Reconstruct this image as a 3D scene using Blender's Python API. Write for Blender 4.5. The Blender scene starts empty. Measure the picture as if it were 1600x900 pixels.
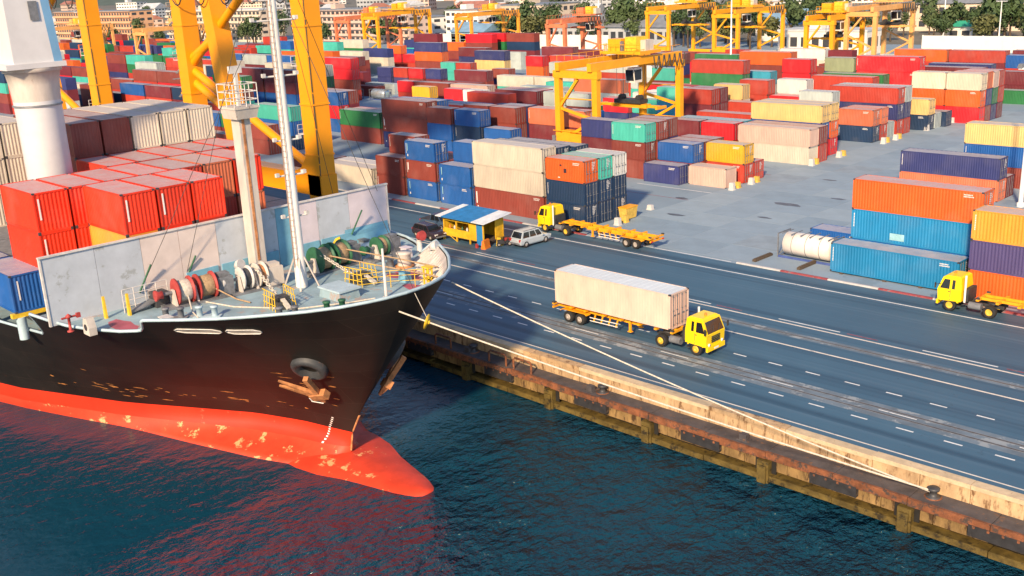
import bpy, math, random
from mathutils import Vector, Matrix
R_ = math.radians
random.seed(11)
scene = bpy.context.scene
COL = scene.collection
# ------------------------------------------------------------ camera
cd = bpy.data.cameras.new('camera'); cam = bpy.data.objects.new('camera', cd); COL.objects.link(cam)
cd.sensor_width = 36.0; cd.lens = 36.0*1631.67/1600.0; cd.clip_start = 1.0; cd.clip_end = 9000.0
def cam_matrix(yaw, pitch, roll, h):
    yaw, pitch, roll = R_(yaw), R_(pitch), R_(roll)
    f = Vector((math.sin(yaw)*math.cos(pitch), math.cos(yaw)*math.cos(pitch), -math.sin(pitch)))
    r = Vector((math.cos(yaw), -math.sin(yaw), 0)); d = f.cross(r)
    r2 = math.cos(roll)*r + math.sin(roll)*d; d2 = -math.sin(roll)*r + math.cos(roll)*d
    m = Matrix.Identity(4)
    for i in range(3): m[i][0] = r2[i]; m[i][1] = -d2[i]; m[i][2] = -f[i]
    m[2][3] = h
    return m
cam.matrix_world = cam_matrix(-45.818, 16.837, 2.761, 28.943)
scene.camera = cam
# ------------------------------------------------------------ sky, sun, exposure
SUN_EL, SUN_AZ = 29.0, 154.0          # azimuth from +Y towards +X
w = bpy.data.worlds.new('World'); scene.world = w; w.use_nodes = True
nt = w.node_tree; bg = nt.nodes['Background']
sk = nt.nodes.new('ShaderNodeTexSky'); sk.sky_type = 'NISHITA'; sk.sun_disc = False
sk.sun_elevation = R_(SUN_EL); sk.sun_rotation = R_(SUN_AZ); sk.air_density = 1.0; sk.dust_density = 0.6; sk.ozone_density = 2.5
nt.links.new(sk.outputs[0], bg.inputs[0]); bg.inputs[1].default_value = 0.13
sd = bpy.data.lights.new('sun', 'SUN'); sd.energy = 4.9; sd.angle = R_(3.5); sd.color = (1.0, 0.74, 0.47)
sun = bpy.data.objects.new('sun', sd); COL.objects.link(sun)
sv = Vector((math.sin(R_(SUN_AZ))*math.cos(R_(SUN_EL)), math.cos(R_(SUN_AZ))*math.cos(R_(SUN_EL)), math.sin(R_(SUN_EL))))
sun.rotation_euler = sv.to_track_quat('Z', 'Y').to_euler(); sun.location = sv*200
scene.view_settings.view_transform = 'Standard'; scene.view_settings.look = 'None'
scene.view_settings.exposure = 0.52; scene.view_settings.gamma = 1.0
scene.render.engine = 'CYCLES'
scene.cycles.max_bounces = 6; scene.cycles.use_denoising = True

# ------------------------------------------------------------ materials
MATS = {}
def _new(name):
    m = bpy.data.materials.new(name); m.use_nodes = True
    return m, m.node_tree, m.node_tree.nodes['Principled BSDF']
def _n(t, typ, **kw):
    n = t.nodes.new(typ)
    for k, v in kw.items(): setattr(n, k, v)
    return n
def _mix(t, fac, a, b, mode='MIX'):
    n = t.nodes.new('ShaderNodeMix'); n.data_type = 'RGBA'; n.blend_type = mode
    for sock, v in ((n.inputs[0], fac), (n.inputs[6], a), (n.inputs[7], b)):
        if hasattr(v, 'is_linked') or isinstance(v, bpy.types.NodeSocket): t.links.new(v, sock)
        elif isinstance(v, (int, float)): sock.default_value = v
        else: sock.default_value = (*v, 1) if len(v) == 3 else v
    return n.outputs[2]
def _noise(t, scale, detail=4, rough=.6, coord='Object', sx=(1, 1, 1)):
    tc = _n(t, 'ShaderNodeTexCoord'); mp = _n(t, 'ShaderNodeMapping'); mp.inputs['Scale'].default_value = sx
    if coord == 'World':
        ge = _n(t, 'ShaderNodeNewGeometry'); t.links.new(ge.outputs['Position'], mp.inputs[0])
    elif coord == 'Random':
        oi = _n(t, 'ShaderNodeObjectInfo'); va = _n(t, 'ShaderNodeVectorMath', operation='MULTIPLY_ADD'); cx = _n(t, 'ShaderNodeCombineXYZ')
        for q in range(3): t.links.new(oi.outputs['Random'], cx.inputs[q])
        va.inputs[1].default_value = (91, 57, 33); t.links.new(cx.outputs[0], va.inputs[0]); t.links.new(tc.outputs['Object'], va.inputs[2]); t.links.new(va.outputs[0], mp.inputs[0])
    else: t.links.new(tc.outputs[coord], mp.inputs[0])
    nz = _n(t, 'ShaderNodeTexNoise'); nz.inputs['Scale'].default_value = scale; nz.inputs['Detail'].default_value = detail
    nz.inputs['Roughness'].default_value = rough; t.links.new(mp.outputs[0], nz.inputs['Vector'])
    return nz.outputs[0]
def _ramp(t, src, lo, hi):
    r = _n(t, 'ShaderNodeMapRange'); r.clamp = True; r.inputs[1].default_value = lo; r.inputs[2].default_value = hi
    t.links.new(src, r.inputs[0]); return r.outputs[0]
def _mul(t, a, b):
    n = _n(t, 'ShaderNodeMath', operation='MULTIPLY'); t.links.new(a, n.inputs[0])
    if isinstance(b, (int, float)): n.inputs[1].default_value = b
    else: t.links.new(b, n.inputs[1])
    return n.outputs[0]
def _bump(t, p, h, s, d=.05):
    b = _n(t, 'ShaderNodeBump'); b.inputs['Strength'].default_value = s; b.inputs['Distance'].default_value = d
    t.links.new(h, b.inputs['Height']); t.links.new(b.outputs[0], p.inputs['Normal'])
def paint(name, col, rough=.5, var=.25, scale=1.2, rust=0.0, rustcol=(.16, .055, .018), wear=None, wearamt=.0, wscale=.8, metal=0.0, bump=0.0, coord='Object', streak=False, spec=None):
    """colour with uneven tone, optional rust patches and worn patches"""
    m, t, p = _new(name); MATS[name] = m
    n1 = _noise(t, scale, 5, .65, coord, (1, 1, .35) if streak else (1, 1, 1))
    dark = tuple(c*(1-var) for c in col); lite = tuple(min(1, c*(1+var*.6)+.01*var) for c in col)
    c = _mix(t, _ramp(t, n1, .3, .7), dark, lite)
    if wear:
        n3 = _noise(t, wscale, 6, .7, coord); c = _mix(t, _ramp(t, n3, .68-wearamt, .72-wearamt), c, wear)
    if rust > 0:
        n2 = _noise(t, scale*2.3, 8, .72, coord, (1, 1, .3) if streak else (1, 1, 1))
        c = _mix(t, _ramp(t, n2, .70-rust*.3, .80-rust*.3), c, rustcol)
    t.links.new(c, p.inputs['Base Color'])
    p.inputs['Roughness'].default_value = rough; p.inputs['Metallic'].default_value = metal
    if spec is not None: p.inputs['Specular IOR Level'].default_value = spec
    if bump: _bump(t, p, _noise(t, scale*4, 6, .7, coord), bump)
    return m
def container_paint(name, dust_sheen):
    """container paint: colour comes from the object colour, tone, streaks and rust are noise"""
    m, t, p = _new(name); MATS[name] = m
    oi = _n(t, 'ShaderNodeObjectInfo')
    n1 = _noise(t, .9, 5, .6, 'Random', (1, 1, .4)); c = _mix(t, _ramp(t, n1, .32, .7), (.80, .80, .82), (1.0, 1.0, 1.0))
    c = _mix(t, 1.0, oi.outputs['Color'], c, 'MULTIPLY')
    wv = _noise(t, 2.2, 8, .75, 'Random', (1.6, 1.6, .25))
    c = _mix(t, _mul(t, _ramp(t, wv, .62, .78), .45), c, (.12, .05, .022))
    fade = _noise(t, .35, 3, .5, 'Random')
    c = _mix(t, _mul(t, _ramp(t, fade, .5, .8), .08), c, (.55, .5, .46))
    if dust_sheen: c = _mix(t, _ramp(t, _noise(t, .8, 6, .7, 'Random'), -.25, .85), c, (.47, .44, .45))  # roof dust and pale sky reflection, both mixed into the colour
    t.links.new(c, p.inputs['Base Color']); p.inputs['Roughness'].default_value = .55
    return m
container_paint('container_side', False); container_paint('container_roof', True)
P = paint
P('asphalt_patch', (.14, .19, .24), .8, .35, .4, wear=(.27, .31, .34), wearamt=.15, wscale=.5, coord='World')
P('concrete_yard', (.235, .315, .39), .75, .16, .07, wear=(.19, .26, .33), wearamt=.10, wscale=.12, bump=.1)
P('concrete_slab', (.27, .32, .36), .75, .16, .3)
P('oil_stain', (.10, .115, .14), .5, .4, 1.2)
P('earth', (.17, .155, .125), .9, .3, .02)
P('line_white', (.74, .76, .76), .6, .2, 1.4, wear=(.2, .25, .3), wearamt=.05, wscale=1.6, coord='World')
P('line_cream', (.72, .66, .58), .6, .2, 1.4, wear=(.2, .22, .25), wearamt=.05, wscale=1.3, coord='World')
P('line_red', (.30, .06, .07), .6, .35, 1.4, wear=(.2, .15, .16), wearamt=.12, wscale=1.6)
P('quay_concrete', (.50, .34, .19), .85, .45, .9, rust=.60, rustcol=(.17, .09, .04), bump=.6, streak=True, coord='World')
P('quay_cap', (.58, .45, .29), .85, .28, 1.0, rust=.30, rustcol=(.30, .19, .10), bump=.3, coord='World')
P('quay_low', (.27, .165, .06), .85, .5, 1.0, rust=.62, rustcol=(.06, .03, .012), bump=.7, streak=True, coord='World')
P('quay_rust', (.22, .075, .03), .85, .55, 1.2, rust=.66, rustcol=(.06, .042, .036), bump=.8, coord='World')
P('quay_algae', (.13, .088, .018), .6, .6, .8, rust=.6, rustcol=(.028, .02, .008), bump=.7, coord='World')
P('ledge_top', (.085, .075, .078), .8, .4, .8, rust=.42, rustcol=(.20, .10, .05), bump=.4, coord='World')
P('kerb_white', (.50, .50, .50), .7, .2, 1.0, coord='World')
P('rubber', (.022, .022, .026), .7, .4, 2.0, wear=(.09, .07, .06), wearamt=.1)
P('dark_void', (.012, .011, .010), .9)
P('hull_red', (.70, .030, .006), .55, .18, .35, wear=(.72, .10, .05), wearamt=.05, wscale=.5, streak=True)
P('hull_fade', (.68, .055, .020), .58, .22, .5, wear=(.74, .38, .17), wearamt=.10, wscale=.75, coord='World')
P('bulb_red', (.68, .055, .020), .58, .22, .5, wear=(.74, .38, .17), wearamt=.10, wscale=.75, coord='World')
P('ladder_brown', (.30, .20, .15), .8, .3, 2.0)
P('scuff', (.50, .20, .05), .8, .5, 3.0)
P('anchor_rust', (.52, .22, .085), .85, .5, 2.5, bump=.6)
P('steel_grey', (.17, .18, .20), .5, .4, 2.0, rust=.25)
P('bolster', (.045, .048, .055), .6, .35, 1.5, rust=.3, rustcol=(.25, .10, .04))
P('steel_dark', (.05, .052, .058), .5, .4, 2.0, rust=.2)
P('deck_paint', (.27, .39, .45), .65, .28, .45, wear=(.36, .31, .29), wearamt=.11, wscale=.7, rust=.22, rustcol=(.24, .17, .14), bump=.1)
P('deck_magenta', (.40, .09, .13), .6, .35, .8)
P('rim_blue', (.42, .55, .62), .5, .2, 1.0)
P('bulwark_in', (.52, .47, .43), .55, .3, .8, rust=.12, streak=True)
P('bw_grey', (.46, .51, .58), .6, .12, .8, wear=(.33, .36, .38), wearamt=.10, wscale=.7, rust=.10, rustcol=(.27, .25, .23))
P('bw_pink', (.66, .57, .54), .6, .12, .8, rust=.16, rustcol=(.34, .28, .24))
P('bw_blue', (.17, .40, .54), .6, .18, .8, rust=.08)
P('bw_lilac', (.62, .56, .62), .6, .12, .8, rust=.10, rustcol=(.38, .33, .31))
P('mast_white', (.74, .72, .70), .5, .15, 1.2, rust=.10, streak=True)
P('post_cream', (.56, .51, .46), .6, .22, .9, rust=.22, streak=True)
P('pedestal_white', (.60, .60, .62), .5, .10, .4)
P('pedestal_shade', (.16, .34, .55), .5, .15, .5)  # bluish shade of the white crane put into the colour
P('ship_yellow', (.75, .50, .03), .55, .25, 2.0, rust=.12)
P('ship_red', (.42, .05, .045), .6, .35, 2.0, rust=.2)
P('ship_green', (.025, .12, .06), .55, .35, 2.0, rust=.22)
P('ship_white', (.62, .60, .58), .55, .25, 2.0, rust=.2)
P('rope_white', (.58, .53, .45), .8, .3, 6.0)
P('rope_tan', (.40, .27, .15), .8, .35, 6.0)
P('wire', (.05, .05, .05), .6)
P('sts_yellow', (.90, .335, .003), .42, .08, .25, rust=.02)
P('rtg_yellow', (.86, .37, .010), .45, .15, .5, rust=.05)
P('rtg_orange', (.80, .33, .03), .45, .18, .5, rust=.06)
P('rtg_peach', (.78, .40, .13), .5, .18, .5, rust=.05)
P('rtg_red', (.68, .20, .09), .5, .2, .5, rust=.08)
P('truck_yellow', (.90, .62, .008), .35, .08, 1.5)
P('truck_orange', (.86, .38, .010), .5, .2, 1.5, rust=.08)
P('tyre', (.018, .018, .019), .85, .3, 3.0)
P('rim_yellow', (.70, .45, .05), .5, .25, 3.0, rust=.1)
P('rim_grey', (.40, .36, .33), .5, .3, 3.0, rust=.15)
P('machine_dark', (.035, .035, .038), .6, .4, 2.0, rust=.1)
P('glass', (.012, .016, .022), .08, .1, 1.0, spec=.8)
P('lamp_white', (.8, .8, .78), .3); P('lamp_red', (.5, .02, .02), .3)
P('car_white', (.44, .50, .54), .22, .06, 1.0, spec=.6)
P('car_dark', (.035, .022, .030), .22, .1, 1.0, spec=.6)
P('car_navy', (.045, .08, .14), .22, .1, 1.0, spec=.6)
P('shed_yellow', (.74, .44, .02), .55, .25, 1.5, rust=.12)
P('shed_blue', (.03, .22, .52), .45, .25, 1.2, rust=.05)
P('shed_white', (.72, .76, .80), .5, .15, 1.2)
P('barrier_orange', (.80, .20, .02), .5, .15, 2.0)
P('block_yellow', (.70, .45, .08), .7, .3, 2.0)
P('block_white', (.58, .56, .54), .7, .15, 2.0)
P('pole_white', (.72, .73, .72), .45, .1, 1.0)
P('tank_white', (.74, .68, .62), .4, .15, 1.0, rust=.07, streak=True)
P('tank_silver', (.55, .62, .66), .28, .12, 1.5, metal=.6)
P('tank_frame', (.06, .10, .30), .5, .3, 1.5, rust=.1)
P('mark_white', (.78, .76, .74), .5, .1, 3.0)
P('mark_dark', (.05, .03, .04), .5); P('mark_lblue', (.30, .55, .62), .5)
P('roof_skylit', (.62, .68, .72), .5, .08, .5)  # white trailer roof with bluish sky light put into its colour
P('wall_white', (.74, .71, .64), .7, .12, .2)
P('b_cream', (.66, .54, .42), .75, .15, .1); P('b_pink', (.60, .44, .36), .75, .15, .1)
P('b_white', (.76, .74, .70), .7, .1, .1); P('b_grey', (.40, .42, .44), .75, .2, .1)
P('b_blue', (.30, .45, .54), .7, .2, .1); P('b_orange', (.66, .36, .20), .75, .15, .1)
P('roof_red', (.36, .15, .11), .75, .25, .3); P('roof_grey', (.20, .22, .25), .7, .25, .3)
P('roof_blue', (.20, .34, .48), .6, .2, .3); P('roof_green', (.04, .38, .26), .6, .2, .3); P('roof_pale', (.52, .54, .56), .7, .2, .3)
P('hill_green', (.07, .10, .09), .9, .3, .01)
P('window_dark', (.05, .055, .065), .3, .3, .8)
P('trunk', (.09, .065, .045), .9, .3, 3.0)
def leaf_mat(name, col):
    m, t, p = _new(name); MATS[name] = m
    oi = _n(t, 'ShaderNodeObjectInfo'); n1 = _noise(t, .55, 4, .6, 'Object')
    c = _mix(t, _ramp(t, n1, .3, .7), tuple(v*.55 for v in col), tuple(v*1.35 for v in col))
    c = _mix(t, _mul(t, oi.outputs['Random'], .35), c, (.10, .11, .03))
    t.links.new(c, p.inputs['Base Color']); p.inputs['Roughness'].default_value = .75
leaf_mat('leaf_deep', (.042, .085, .030)); leaf_mat('leaf_olive', (.10, .11, .035)); leaf_mat('leaf_mid', (.060, .105, .036))
def water_mat():
    m, t, p = _new('water'); MATS['water'] = m
    p.inputs['Base Color'].default_value = (.005, .046, .080, 1); p.inputs['Roughness'].default_value = .08
    p.inputs['IOR'].default_value = 1.34; p.inputs['Specular IOR Level'].default_value = .28
    a = _noise(t, .42, 3, .5, 'World', (1.0, .62, 1)); b = _noise(t, 1.25, 4, .6, 'World', (1.0, .75, 1)); c3 = _noise(t, .05, 3, .5, 'World')
    ad = _n(t, 'ShaderNodeMath', operation='MULTIPLY_ADD'); t.links.new(b, ad.inputs[0]); ad.inputs[1].default_value = .60; t.links.new(a, ad.inputs[2])
    amp = _n(t, 'ShaderNodeMapRange'); amp.inputs[1].default_value = .35; amp.inputs[2].default_value = .65; amp.inputs[3].default_value = .55; amp.inputs[4].default_value = 1.2
    t.links.new(c3, amp.inputs[0])
    # calmer water in the lee of the hull
    ge = _n(t, 'ShaderNodeNewGeometry'); sp = _n(t, 'ShaderNodeSeparateXYZ'); t.links.new(ge.outputs['Position'], sp.inputs[0])
    lee = _n(t, 'ShaderNodeMapRange'); lee.interpolation_type = 'SMOOTHSTEP'; lee.inputs[1].default_value = -58; lee.inputs[2].default_value = -43; lee.inputs[3].default_value = .14; lee.inputs[4].default_value = 1.7
    t.links.new(sp.outputs[0], lee.inputs[0])
    h = _mul(t, _mul(t, ad.outputs[0], amp.outputs[0]), lee.outputs[0])
    _bump(t, p, h, 1.0, 1.25)
water_mat()
def asphalt_mat():
    m, t, p = _new('asphalt'); MATS['asphalt'] = m
    n1 = _noise(t, .06, 5, .6, 'World'); c = _mix(t, _ramp(t, n1, .3, .7), (.040, .100, .165), (.060, .135, .205))
    tr = _noise(t, 1.0, 3, .5, 'World', (.006, .85, 1)); c = _mix(t, _mul(t, _ramp(t, tr, .50, .66), .7), c, (.020, .055, .098))
    t2 = _noise(t, 1.0, 3, .5, 'World', (.010, 1.9, 1)); c = _mix(t, _mul(t, _ramp(t, t2, .54, .70), .6), c, (.085, .155, .225))
    sp = _noise(t, .9, 6, .75, 'World'); c = _mix(t, _mul(t, _ramp(t, sp, .62, .72), .6), c, (.018, .040, .066))
    t.links.new(c, p.inputs['Base Color']); p.inputs['Roughness'].default_value = .62; _bump(t, p, _noise(t, 3.0, 5, .7, 'World'), .25)
asphalt_mat()
def hull_mat():
    m, t, p = _new('hull_black'); MATS['hull_black'] = m
    n1 = _noise(t, .22, 5, .6, 'World'); c = _mix(t, _ramp(t, n1, .35, .7), (.008, .0075, .007), (.020, .016, .014))
    ge = _n(t, 'ShaderNodeNewGeometry'); s = _n(t, 'ShaderNodeSeparateXYZ'); t.links.new(ge.outputs['Position'], s.inputs[0])
    cb = _n(t, 'ShaderNodeCombineXYZ'); t.links.new(s.outputs[0], cb.inputs[0]); t.links.new(s.outputs[2], cb.inputs[1])
    br = _n(t, 'ShaderNodeTexBrick'); br.inputs['Scale'].default_value = 1.0; br.inputs['Brick Width'].default_value = 4.2; br.inputs['Row Height'].default_value = 1.55; br.inputs['Mortar Size'].default_value = .018
    br.inputs['Color1'].default_value = (.8, .8, .8, 1); br.inputs['Color2'].default_value = (1.1, 1.1, 1.1, 1); br.inputs['Mortar'].default_value = (1.7, 1.6, 1.5, 1); t.links.new(cb.outputs[0], br.inputs['Vector'])
    c = _mix(t, 1.0, c, br.outputs['Color'], 'MULTIPLY')
    run = _noise(t, 1.0, 6, .7, 'World', (1.1, 1.1, .10)); c = _mix(t, _mul(t, _ramp(t, run, .62, .76), .6), c, (.040, .020, .012))
    lowz = _n(t, 'ShaderNodeMapRange'); lowz.inputs[1].default_value = 3.2; lowz.inputs[2].default_value = -.8; t.links.new(s.outputs[2], lowz.inputs[0])
    sc = _noise(t, 1.0, 7, .75, 'World', (.45, .45, 2.2)); c = _mix(t, _mul(t, _ramp(t, sc, .63, .70), lowz.outputs[0]), c, (.10, .034, .014))
    t.links.new(c, p.inputs['Base Color']); p.inputs['Roughness'].default_value = .55; p.inputs['Specular IOR Level'].default_value = .3
    _bump(t, p, br.outputs['Fac'], .3, .03)
hull_mat()
def M(*names): return [MATS[n] for n in names]

# ------------------------------------------------------------ mesh helpers
class MB:
    def __init__(s): s.v = []; s.f = []; s.m = []; s.s = []
    def add(s, vs, fs, m=0, smooth=False):
        o = len(s.v); s.v += [tuple(q) for q in vs]
        for f in fs: s.f.append(tuple(o+i for i in f)); s.m.append(m); s.s.append(smooth)
        return s
    def box(s, x0, y0, z0, x1, y1, z1, m=0):
        vs = [(x, y, z) for z in (z0, z1) for y in (y0, y1) for x in (x0, x1)]
        return s.add(vs, [(0, 2, 3, 1), (4, 5, 7, 6), (0, 1, 5, 4), (2, 6, 7, 3), (0, 4, 6, 2), (1, 3, 7, 5)], m)
    def hexa(s, bot, top, m=0):
        """bot, top: 4 corner points each, counter-clockwise seen from above"""
        return s.add(list(bot)+list(top), [(3, 2, 1, 0), (4, 5, 6, 7), (0, 1, 5, 4), (1, 2, 6, 5), (2, 3, 7, 6), (3, 0, 4, 7)], m)
    def bar(s, p, q, wd, ht, m=0, up=(0, 0, 1), w2=None, h2=None):
        p, q = Vector(p), Vector(q); d = (q-p).normalized(); u = Vector(up)
        if abs(d.dot(u)) > .98: u = Vector((1, 0, 0))
        a = d.cross(u).normalized(); b = a.cross(d).normalized()
        w2 = wd if w2 is None else w2; h2 = ht if h2 is None else h2
        vs = [p-a*wd/2-b*ht/2, p+a*wd/2-b*ht/2, p+a*wd/2+b*ht/2, p-a*wd/2+b*ht/2,
              q-a*w2/2-b*h2/2, q+a*w2/2-b*h2/2, q+a*w2/2+b*h2/2, q-a*w2/2+b*h2/2]
        return s.add(vs, [(0, 1, 2, 3), (7, 6, 5, 4), (0, 4, 5, 1), (1, 5, 6, 2), (2, 6, 7, 3), (3, 7, 4, 0)], m)
    def tube(s, pts, r, n=8, m=0, r2=None, cap=True):
        pts = [Vector(q) for q in pts]; k = len(pts); rings = []
        for i, q in enumerate(pts):
            d = (pts[min(i+1, k-1)]-pts[max(i-1, 0)]).normalized()
            u = Vector((0, 0, 1)) if abs(d.z) < .95 else Vector((1, 0, 0))
            a = d.cross(u).normalized(); b = a.cross(d).normalized()
            rr = r if r2 is None else r+(r2-r)*i/(k-1)
            rings.append([q+(a*math.cos(2*math.pi*j/n)+b*math.sin(2*math.pi*j/n))*rr for j in range(n)])
        vs = [v for ring in rings for v in ring]
        fs = [(i*n+j, i*n+(j+1) % n, (i+1)*n+(j+1) % n, (i+1)*n+j) for i in range(k-1) for j in range(n)]
        s.add(vs, fs, m, True)
        if cap: s.add(rings[0], [tuple(range(n))[::-1]], m); s.add(rings[-1], [tuple(range(n))], m)
        return s
    def lathe(s, o, axis, prof, n=16, m=0, smooth=True):
        """prof: (distance along axis, radius)"""
        o = Vector(o); d = Vector(axis).normalized(); u = Vector((0, 0, 1)) if abs(d.z) < .9 else Vector((1, 0, 0))
        a = d.cross(u).normalized(); b = a.cross(d).normalized(); vs = []
        for t, r in prof:
            for j in range(n): vs.append(o+d*t+(a*math.cos(2*math.pi*j/n)+b*math.sin(2*math.pi*j/n))*r)
        fs = [(i*n+j, i*n+(j+1) % n, (i+1)*n+(j+1) % n, (i+1)*n+j) for i in range(len(prof)-1) for j in range(n)]
        s.add(vs, fs, m, smooth)
        if prof[0][1] > .001: s.add(vs[:n], [tuple(range(n))[::-1]], m)
        if prof[-1][1] > .001: s.add(vs[-n:], [tuple(range(n))], m)
        return s
    def prism(s, poly, ax, a, b, m=0):
        """poly in the two axes other than ax, swept from a to b along ax"""
        def pt(q, t): return {'x': (t, q[0], q[1]), 'y': (q[0], t, q[1]), 'z': (q[0], q[1], t)}[ax]
        n = len(poly); vs = [pt(q, a) for q in poly]+[pt(q, b) for q in poly]
        return s.add(vs, [tuple(range(n)), tuple(range(n, 2*n))[::-1]]+[(i, i+n, (i+1) % n+n, (i+1) % n) for i in range(n)], m)
    def mesh(s, name, mats):
        me = bpy.data.meshes.new(name); me.from_pydata(s.v, [], s.f); 
        for mt in mats: me.materials.append(mt)
        me.polygons.foreach_set('material_index', s.m); me.polygons.foreach_set('use_smooth', s.s)
        me.update(); return me
    def build(s, name, mats, parent=None, fix=True):
        me = s.mesh(name, M(mats) if isinstance(mats, str) else M(*mats))
        if fix: fixn(me)
        return link(name, me, parent)
import bmesh
def fixn(me):
    b = bmesh.new(); b.from_mesh(me); bmesh.ops.recalc_face_normals(b, faces=b.faces); b.to_mesh(me); b.free()
def link(name, data, parent=None, loc=None, rz=0):
    o = bpy.data.objects.new(name, data); COL.objects.link(o)
    if parent: o.parent = parent
    if loc: o.location = loc
    if rz: o.rotation_euler = (0, 0, rz)
    return o
def tag(o, label, cat, group=None):
    o['label'] = label; o['category'] = cat
    if group: o['group'] = group
    return o
def thing(name, label, cat, loc=(0, 0, 0), rz=0, group=None):
    o = link(name, None, None, loc, rz); return tag(o, label, cat, group)
def struct(o): o['kind'] = 'structure'; return o
def stuff(o): o['kind'] = 'stuff'; return o
def copy_tree(o, parent=None):
    c = o.copy(); COL.objects.link(c); c.parent = parent
    for ch in o.children: copy_tree(ch, c)
    return c
# ============================================================ SETTING
WZ = -3.2
g = MB(); g.add([(-3880, 55.5, -.05), (680, 55.5, -.05), (680, 3480, -.05), (-3880, 3480, -.05)], [(0, 1, 2, 3)])
struct(g.build('ground', ['earth']))
g = MB(); g.add([(-900, 55.6, 0), (260, 55.6, 0), (260, 86.05, 0), (-900, 86.05, 0)], [(0, 1, 2, 3)])
road = struct(g.build('road', ['asphalt']))
g = MB(); g.add([(-900, 86.05, -.004), (260, 86.05, -.004), (260, 340, -.004), (-900, 340, -.004)], [(0, 1, 2, 3)])
yard = struct(g.build('container_yard_ground', ['concrete_yard']))
g = MB(); n = 60
g.add([(-1200, -680, WZ), (680, -680, WZ), (680, 55.4, WZ), (-1200, 55.4, WZ)], [(0, 1, 2, 3)])
struct(g.build('water', ['water']))
# painted lines, crane rails, dashes
def strip(name, x0, x1, y0, y1, z, mat, par=road):
    return MB().add([(x0, y0, z), (x1, y0, z), (x1, y1, z), (x0, y1, z)], [(0, 1, 2, 3)]).build(name, [mat], par, False)
strip('edge_line', -420, 120, 83.2, 83.38, .005, 'line_white')
strip('rail_line', -420, 120, 73.12, 73.32, .005, 'line_cream')
strip('rail_line', -420, 120, 68.6, 68.8, .005, 'line_cream')
strip('quay_line', -420, 120, 56.25, 56.38, .005, 'line_cream')
for k in range(46):
    x = -230+k*6.2
    strip('painted_band', x, x+(2.6 if k % 2 else 5.6), 73.75, 73.9, .005, 'line_red' if k % 2 else 'line_white')
strip('paved_strip', -420, 120, 60.35, 62.55, .004, 'asphalt_patch')
strip('paved_strip', -420, 120, 70.5, 71.5, .004, 'asphalt_patch')
for y in (61.1, 71.0, 61.9):
    r = MB().box(-420, y-.12, 0, 120, y-.05, .02, 0).box(-420, y+.05, 0, 120, y+.12, .02, 0).box(-420, y-.05, 0, 120, y+.05, .009, 1)
    r.build('crane_rail', ['steel_grey', 'dark_void'], road)
dm = MB().add([(0, 0, 0), (1.15, 0, 0), (1.15, .15, 0), (0, .15, 0)], [(0, 1, 2, 3)]).mesh('dash', M('line_white'))
for y, x0 in ((64.55, -26.9), (59.6, -26.9)):
    for k in range(-26, 9): link('lane_dash', dm, road, (x0+k*3.09, y, .005))
tm = MB().add([(0, 0, 0), (2.6, 0, 0), (2.6, .12, 0), (0, .12, 0)], [(0, 1, 2, 3)]).mesh('dash', M('line_white'))
for k in range(-8, 4): link('lane_dash', tm, road, (-38+k*9, 61.5, .026))
# kerb between road and yard, red and white painted pieces
kp = [(0, 0), (.34, 0), (.34, .10), (.30, .13), (.05, .13), (0, .09)]
km = [MB().prism([(q[0], q[1]) for q in kp], 'x', 0, 4.96).mesh('kerb', M(mm)) for mm in ('kerb_white', 'line_red')]
for me in km: fixn(me)
for k in range(-22, 14):
    x = -46.3+k*5.0
    if -77 < x < -56.5: continue
    link('kerb_stone', km[k % 2], road, (x, 86.1, 0))
strip('yard_line', -77, -57, 86.2, 86.36, .003, 'line_white', yard)
# concrete slabs of the lane between the stacks
sm = [MB().box(-2.78, -2.58, -.02, 2.78, 2.58, .012).mesh('slab', [m_]) for m_ in
      (paint('slab_a', (.245, .325, .40), .75, .10, .35), paint('slab_b', (.225, .305, .38), .75, .12, .35), paint('slab_c', (.275, .355, .42), .7, .1, .35), paint('slab_d', (.25, .315, .375), .75, .2, .35))]
for i in range(11):
    for j in range(22):
        x, y = -77.6+i*5.6+2.8, 89.6+j*5.2
        if x > -59 and y < 97 and x > -56: continue
        if x > -47 and y < 130: continue
        link('slab', sm[random.choice((0, 0, 1, 1, 2, 3))], yard, (x, y, random.uniform(-.003, .003)))
for (x, y, a, b) in ((-66, 112, 2.2, .8), (-62.5, 118, 1.1, .5), (-74, 100, 1.5, .5), (-60, 150, 2, .8), (-69, 128, 1.2, .4), (-79, 108, 1.1, .5), (-64.5, 104.5, 1.0, .35)):
    pts = [(x+a*math.cos(t*.5236)*random.uniform(.7, 1.1), y+b*math.sin(t*.5236)*random.uniform(.6, 1.1), .019) for t in range(12)]
    MB().add(pts, [tuple(range(12))]).build('oil_stain', ['oil_stain'], yard, False)
for (x, y, l) in ((-61.5, 131, 5.5), (-63, 163, 6)):
    MB().add([(x, y, .02), (x+.22, y, .02), (x+.22, y+l, .02), (x, y+l, .02)], [(0, 1, 2, 3)]).build('lane_mark', ['line_white'], yard, False)
strip('bay_line', -90, -77.2, 112.6, 112.78, .004, 'line_white', yard)
strip('bay_line', -112, -77.2, 107.5, 107.62, .004, 'line_red', yard)
strip('bay_line', -88, -77.2, 127.0, 127.2, .004, 'line_red', yard)
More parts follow.
